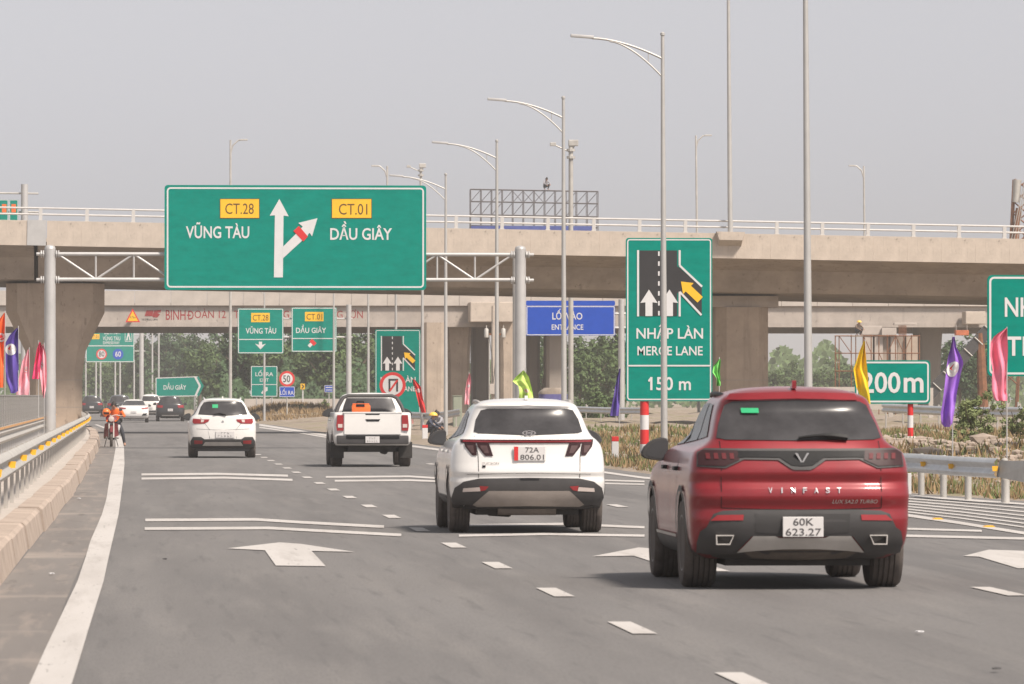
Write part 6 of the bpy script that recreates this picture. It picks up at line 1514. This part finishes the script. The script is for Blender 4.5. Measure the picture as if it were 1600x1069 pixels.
Y = 228.0; croucher('crouching worker with yellow helmet beside the white marker post', XP(672,Y), Y, tz(XP(672,Y),Y), 1.1, M_navy, M_helm)
Y = 232.0; croucher('bare-headed crouching worker in grey shirt behind the white SUV mirror', XP(687,Y), Y, tz(XP(687,Y),Y)+.02, -.9, M_gshirt)
Y = 455.0; q = ph(853, 295.5); croucher('tiny worker sitting on top of the billboard frame', q.x, Y+.1, q.z+.02, .4, M_gshirt)
Y = 385.0; croucher('worker with yellow helmet on the scaffold deck', XP(1338,Y), Y-.9, ZP(524.5,Y), .5, mat('brown_shirt', (.16,.11,.08), .85, var=.1), M_helm)

# ================================================================== plants and rubble
def leaf_mesh(name, nclu, nleaf, rad, leaf, m, seed, flat=.0, base=0.):
    r = random.Random(seed); vs = []; fs = []; c0 = Vector((0,0,base))
    for k in range(nclu):
        while True:
            d = Vector((r.uniform(-1,1), r.uniform(-1,1), r.uniform(-1,1)))
            if .25 < d.length < 1: break
        d *= (.72 + .28*r.random()); c = c0 + Vector((d.x*rad[0], d.y*rad[1], d.z*rad[2])); cr = r.uniform(.16,.30)*min(rad)
        for i in range(nleaf):
            e = Vector((r.gauss(0,1), r.gauss(0,1), r.gauss(0,.8))); e = e.normalized() * cr * r.random()**.45; p = c + e
            n = (e.normalized() + Vector((r.uniform(-.7,.7), r.uniform(-.7,.7), r.uniform(-.2,.9)))).normalized(); u = n.orthogonal().normalized(); u.rotate(Matrix.Rotation(r.uniform(0,6.28), 3, n)); w = n.cross(u); s = leaf*r.uniform(.6,1.3)
            b = len(vs); vs += [p-u*s, p+w*s*.5, p+u*s, p-w*s*.5]; fs.append((b,b+1,b+2,b+3))
    return MB().add(vs, fs).mesh(name, m)
def trunk_mesh(h, r0, spread, seed):
    r = random.Random(seed); mb = MB(); mb.tube([(0,0,-.2),(r.uniform(-.1,.1),0,h*.35),(r.uniform(-.2,.2),r.uniform(-.2,.2),h*.75)], [r0,r0*.75,r0*.4], 7)
    for k in range(6):
        a = r.uniform(0,6.28); z = h*r.uniform(.3,.6); L = spread*r.uniform(.5,.9); mb.tube([(0,0,z),(math.cos(a)*L*.5,math.sin(a)*L*.5,z+h*.14),(math.cos(a)*L,math.sin(a)*L,z+h*.28)], [r0*.4,r0*.28,r0*.1], 5)
    return mb.mesh('trunk', M_bark, smooth=60)
def bush(label, px, Y, rad, m, seed, n=26, z=None, leaf=.055):
    x = XP(px, Y); r = root('bush', (x, Y, (tz(x,Y) if z is None else z)), label, 'bush'); link('foliage', leaf_mesh('foliage', n, 60, rad, leaf, m, seed, base=rad[2]*.95), r)
    st = MB(); q = random.Random(seed)
    for k in range(7): a = q.uniform(0,6.28); st.tube([(0,0,-.05),(math.cos(a)*rad[0]*.4,math.sin(a)*rad[1]*.4,rad[2]*.9),(math.cos(a)*rad[0]*.7,math.sin(a)*rad[1]*.7,rad[2]*1.5)], [.015,.010,.004], 5)
    st.build('stem', M_bark, r, local=True)
TREES = []
for i, (m, rad) in enumerate(((M_leaf1,(3.0,3.0,3.1)),(M_leaf1,(2.4,2.4,3.3)),(M_leaf2,(2.7,2.7,2.6)),(M_leaf2,(3.3,3.3,3.4)))):
    TREES.append((leaf_mesh('crown', 46, 75, rad, .20, m, 20+i, base=4.6), trunk_mesh(7.2, .17, 2.4, 40+i)))
def tree(label, px, Y, s, k, group='trees of the wood behind the exit signs', sz=None):
    x = XP(px, Y); r = root('tree', (x, Y, -.05), label, 'tree', group, rz=rnd.uniform(0,6.28)); r.scale = (s, s, sz or s)
    link('crown', TREES[k][0], r); link('trunk', TREES[k][1], r)
tn = 0
for px, Y, s, k in ((232,770,1.35,0),(262,755,1.4,1),(280,775,1.3,3),(312,690,1.28,0),(338,560,.95,3),(372,515,1.0,1),(398,540,1.12,0),(428,515,1.0,3),(455,545,1.15,1),(482,520,1.08,0),(508,505,1.0,2),(532,540,1.15,1),(560,520,1.1,3),(588,545,1.1,0),(615,525,1.1,1),(645,540,1.0,3)):
    ordn = ('leftmost','second','third','fourth','fifth','sixth','seventh','eighth','ninth','tenth','eleventh','twelfth','thirteenth','fourteenth','fifteenth','rightmost')[tn]; tn += 1
    tree(ordn + (' tall tree of the wood behind the exit signs' if tn in (1, 16) else ' tall tree from the left in the wood behind the exit signs'), px, Y, s, k)
for px, Y, s, k, lb in ((140,790,.92,2,'first low pale green tree beyond the far left sign'),(165,800,.98,3,'second low pale green tree beyond the far left sign'),(190,790,.96,2,'third low pale green tree beyond the far left sign'),(212,780,1.05,3,'low pale green tree behind the pole of the far left sign')):
    tree(lb, px, Y, s, k, 'low trees at far left')
bush('thick green bush low under the blue entrance sign', 925, 330, (1.5,.8,1.0), M_leaf2, 81, 40, z=.1, leaf=.10); bush('second green bush left of the entrance sign pole', 953, 335, (1.2,.8,.9), M_leaf2, 82, 36, z=.1, leaf=.10)
for px, Y, s, k, lb in ((906,440,.72,2,'leafy tree under the left half of the blue entrance sign'),(930,450,.85,3,'leafy tree under the right half of the blue entrance sign'),(952,455,.9,2,'leafy tree between the blue sign and its pole'),(848,470,.85,3,'tree glimpsed between the far bridge piers')):
    tree(lb, px, Y, s, k, 'trees under the blue sign')
for px, Y, s, k, lb in ((1212,620,.62,2,'low tree just right of the square pier'),(1238,640,.72,3,'low tree left of the tall lamp post'),(1272,635,.62,2,'low tree right of the tall lamp post'),(1300,645,.74,3,'low tree behind the left scaffold tower'),(1325,630,.68,2,'low tree behind the scaffold centre'),(1500,470,.85,0,'dark tree behind the slanting boom'),(1522,480,.95,3,'tree behind the pink flag')):
    tree(lb, px, Y, s, k, 'low trees at right')
# distant belt closing the horizon and the undergrowth of the wood
vs = []; fs = []; rr = random.Random(3)
for i in range(15000):
    Y = rr.uniform(860, 960); px = rr.uniform(-150, 1750); h = 6.5 + 2.2*math.sin(px*.021)+1.4*math.sin(px*.083+1); z = rr.random()**.8*h; p = Vector((XP(px,Y), Y, z)); s = rr.uniform(.35,.8)
    n = Vector((rr.uniform(-1,1), -1, rr.uniform(-.2,1))).normalized(); u = n.orthogonal().normalized(); u.rotate(Matrix.Rotation(rr.uniform(0,6.28), 3, n)); w = n.cross(u); b = len(vs); vs += [p-u*s,p+w*s*.7,p+u*s,p-w*s*.7]; fs.append((b,b+1,b+2,b+3))
tag(MB().add(vs, fs).build('far_wood', M_leaf2), 'hazy line of far-off trees along the horizon', 'wood', kind='stuff')
vs = []; fs = []
for i in range(16000):
    px = rr.uniform(228, 690); Y = rr.uniform(490, 600) if px > 345 else rr.uniform(745, 800); h = 3.2+1.2*math.sin(px*.06)+.7*math.sin(px*.17); z = rr.random()*h; p = Vector((XP(px,Y), Y, z)); s = rr.uniform(.14,.28)
    n = Vector((rr.uniform(-1,1), -1, rr.uniform(-.2,1.2))).normalized(); u = n.orthogonal().normalized(); u.rotate(Matrix.Rotation(rr.uniform(0,6.28), 3, n)); w = n.cross(u); b = len(vs); vs += [p-u*s,p+w*s*.6,p+u*s,p-w*s*.6]; fs.append((b,b+1,b+2,b+3))
tag(MB().add(vs, fs).build('undergrowth', M_leaf1), 'dark green undergrowth at the foot of the wood', 'undergrowth', kind='stuff')
# bush behind the flags at right
bush('loose green bush between the violet and pink flags', 1524, 140, (.62,.5,.82), M_leaf3, 71, 60, leaf=.04); bush('ragged green shrub behind the right end of the guardrail', 1592, 150, (.7,.5,.55), M_leaf3, 75, 36, leaf=.04); bush('low dry bush below the violet flag', 1497, 133, (.28,.3,.30), M_leaf3, 72, 14)
bush('small green bush on the dirt mound left of the pickup', 468, 412, (.65,.5,.35), M_leaf3, 73, 16, z=.45, leaf=.09); bush('green tuft beside the pickup roof', 504, 425, (.5,.4,.45), M_leaf3, 74, 14, z=.7, leaf=.09)
# dry grass and green tufts on the verge
def blades(n, region, m, hmin, hmax, nm, lb, seed, dens=None):
    r = random.Random(seed); vs = []; fs = []; c = 0
    while c < n:
        x, y = region(r)
        if x < edge_x(y) + 1.2 or (dens and r.random() > dens(x, y)): continue
        c += 1; z = tz(x, y) - .02; h = r.uniform(hmin, hmax); a = r.uniform(0, PI); w = r.uniform(.008, .02)*(1+y/150); lx, ly = r.gauss(0,.3)*h, r.gauss(0,.3)*h; b = len(vs)
        vs += [(x-w*math.cos(a), y-w*math.sin(a), z), (x+w*math.cos(a), y+w*math.sin(a), z), (x+lx, y+ly, z+h)]; fs.append((b,b+1,b+2))
    return tag(MB().add(vs, fs).build(nm, m), lb, 'grass', kind='stuff')
cl = lambda s: (lambda x, y: max(0, .5+.9*math.sin(x*1.3*s+y*.31)*math.sin(y*.19*s-x*.7+2)))
blades(42000, lambda r: (r.uniform(11, 30), 97+r.random()**1.4*110), M_straw, .06, .28, 'dry_grass', 'straw-coloured dry grass over the right verge', 5, cl(1.))
blades(26000, lambda r: (r.uniform(11, 26), 97+r.random()**1.4*120), M_grass, .05, .24, 'green_grass', 'green grass tufts among the dry grass', 6, cl(1.7))
blades(5000, lambda r: (r.uniform(7.5, 16), r.uniform(380, 440)), M_straw, .15, .4, 'mound_grass', 'dry grass over the distant dirt mound', 8, cl(.8))
# rubble
def rock_mesh(seed, m):
    r = random.Random(seed); bm = bmesh.new(); bmesh.ops.create_icosphere(bm, subdivisions=1, radius=1)
    for v in bm.verts: v.co *= r.uniform(.65,1.15); v.co.z *= .7
    bm.verts.index_update(); mb = MB().add([v.co[:] for v in bm.verts], [[v.index for v in f.verts] for f in bm.faces]); bm.free(); return mb
mb = MB(); rr = random.Random(11)
for i in range(1700):
    if i < 700: x, y = rr.gauss(15.9, 2.0), rr.gauss(126, 6)
    else: x, y = rr.uniform(11.5, 28), rr.uniform(98, 220)
    if x < edge_x(y)+1.3: continue
    s = rr.uniform(.02, .13)*(1 if i < 700 else .7); k = rock_mesh(rr.randrange(9), None); z = tz(x, y); a = rr.uniform(0,6.28); ca, sa = math.cos(a), math.sin(a)
    mb.add([(x+s*(vx*ca-vy*sa)*1.3, y+s*(vx*sa+vy*ca), z+s*(vz+.35)) for vx, vy, vz in k.v], k.f)
tag(mb.build('rubble', M_rock), 'pale broken rubble heaped on the right verge', 'rubble', kind='stuff')
for i, (px, py, s) in enumerate(((1452,690,.30),(1536,668,.26),(1585,705,.20))):
    Y = 122+i*3; x = XP(px, Y); o = rock_mesh(90+i, None); o.v = [(a*s*1.4, b*s, c*s) for a, b, c in o.v]; ob = o.build('rock', M_rock); ob.location = (x, Y, tz(x, Y)+s*.3); tag(ob, ('largest pale rock below the 200m sign','pale rock behind the violet flag pole','pale rock near the right edge above the guardrail plate')[i], 'rock')
# pieces of litter on the asphalt
for px, py, lb in ((258,877,'scrap of dark litter left of the road arrow'),(124,781,'white paper scrap on the left shoulder'),(81,900,'pale pebble on the left shoulder'),(1437,992,'tiny white scrap on the road right of the red SUV'),(1557,1051,'dark stone on the road at lower right')):
    q = G(px, py); s = .03; o = rock_mesh(px, None); o.v = [(a*s*1.2, b*s*1.5, c*s*.4+.012) for a, b, c in o.v]; ob = o.build('litter', M_white if ('white' in lb or 'pale' in lb) else M_trim); ob.location = (q.x, q.y, .012); tag(ob, lb, 'litter')

# ------------------------------------------------ haze
hz = MB().box((-900,-95,-1.3),(900,2700,34)).build('haze', None); hz.data.materials.clear()
hm = bpy.data.materials.new('haze_air'); hm.use_nodes = True; hn = hm.node_tree.nodes; hn.clear()
out = hn.new('ShaderNodeOutputMaterial'); pv = hn.new('ShaderNodeVolumePrincipled'); pv.inputs['Density'].default_value = HAZE; pv.inputs['Color'].default_value = (.985,.98,.985,1); pv.inputs['Anisotropy'].default_value = .0
hm.node_tree.links.new(pv.outputs[0], out.inputs['Volume']); hz.data.materials.append(hm); tag(hz, 'pale dusty haze filling the air', 'haze', kind='stuff')
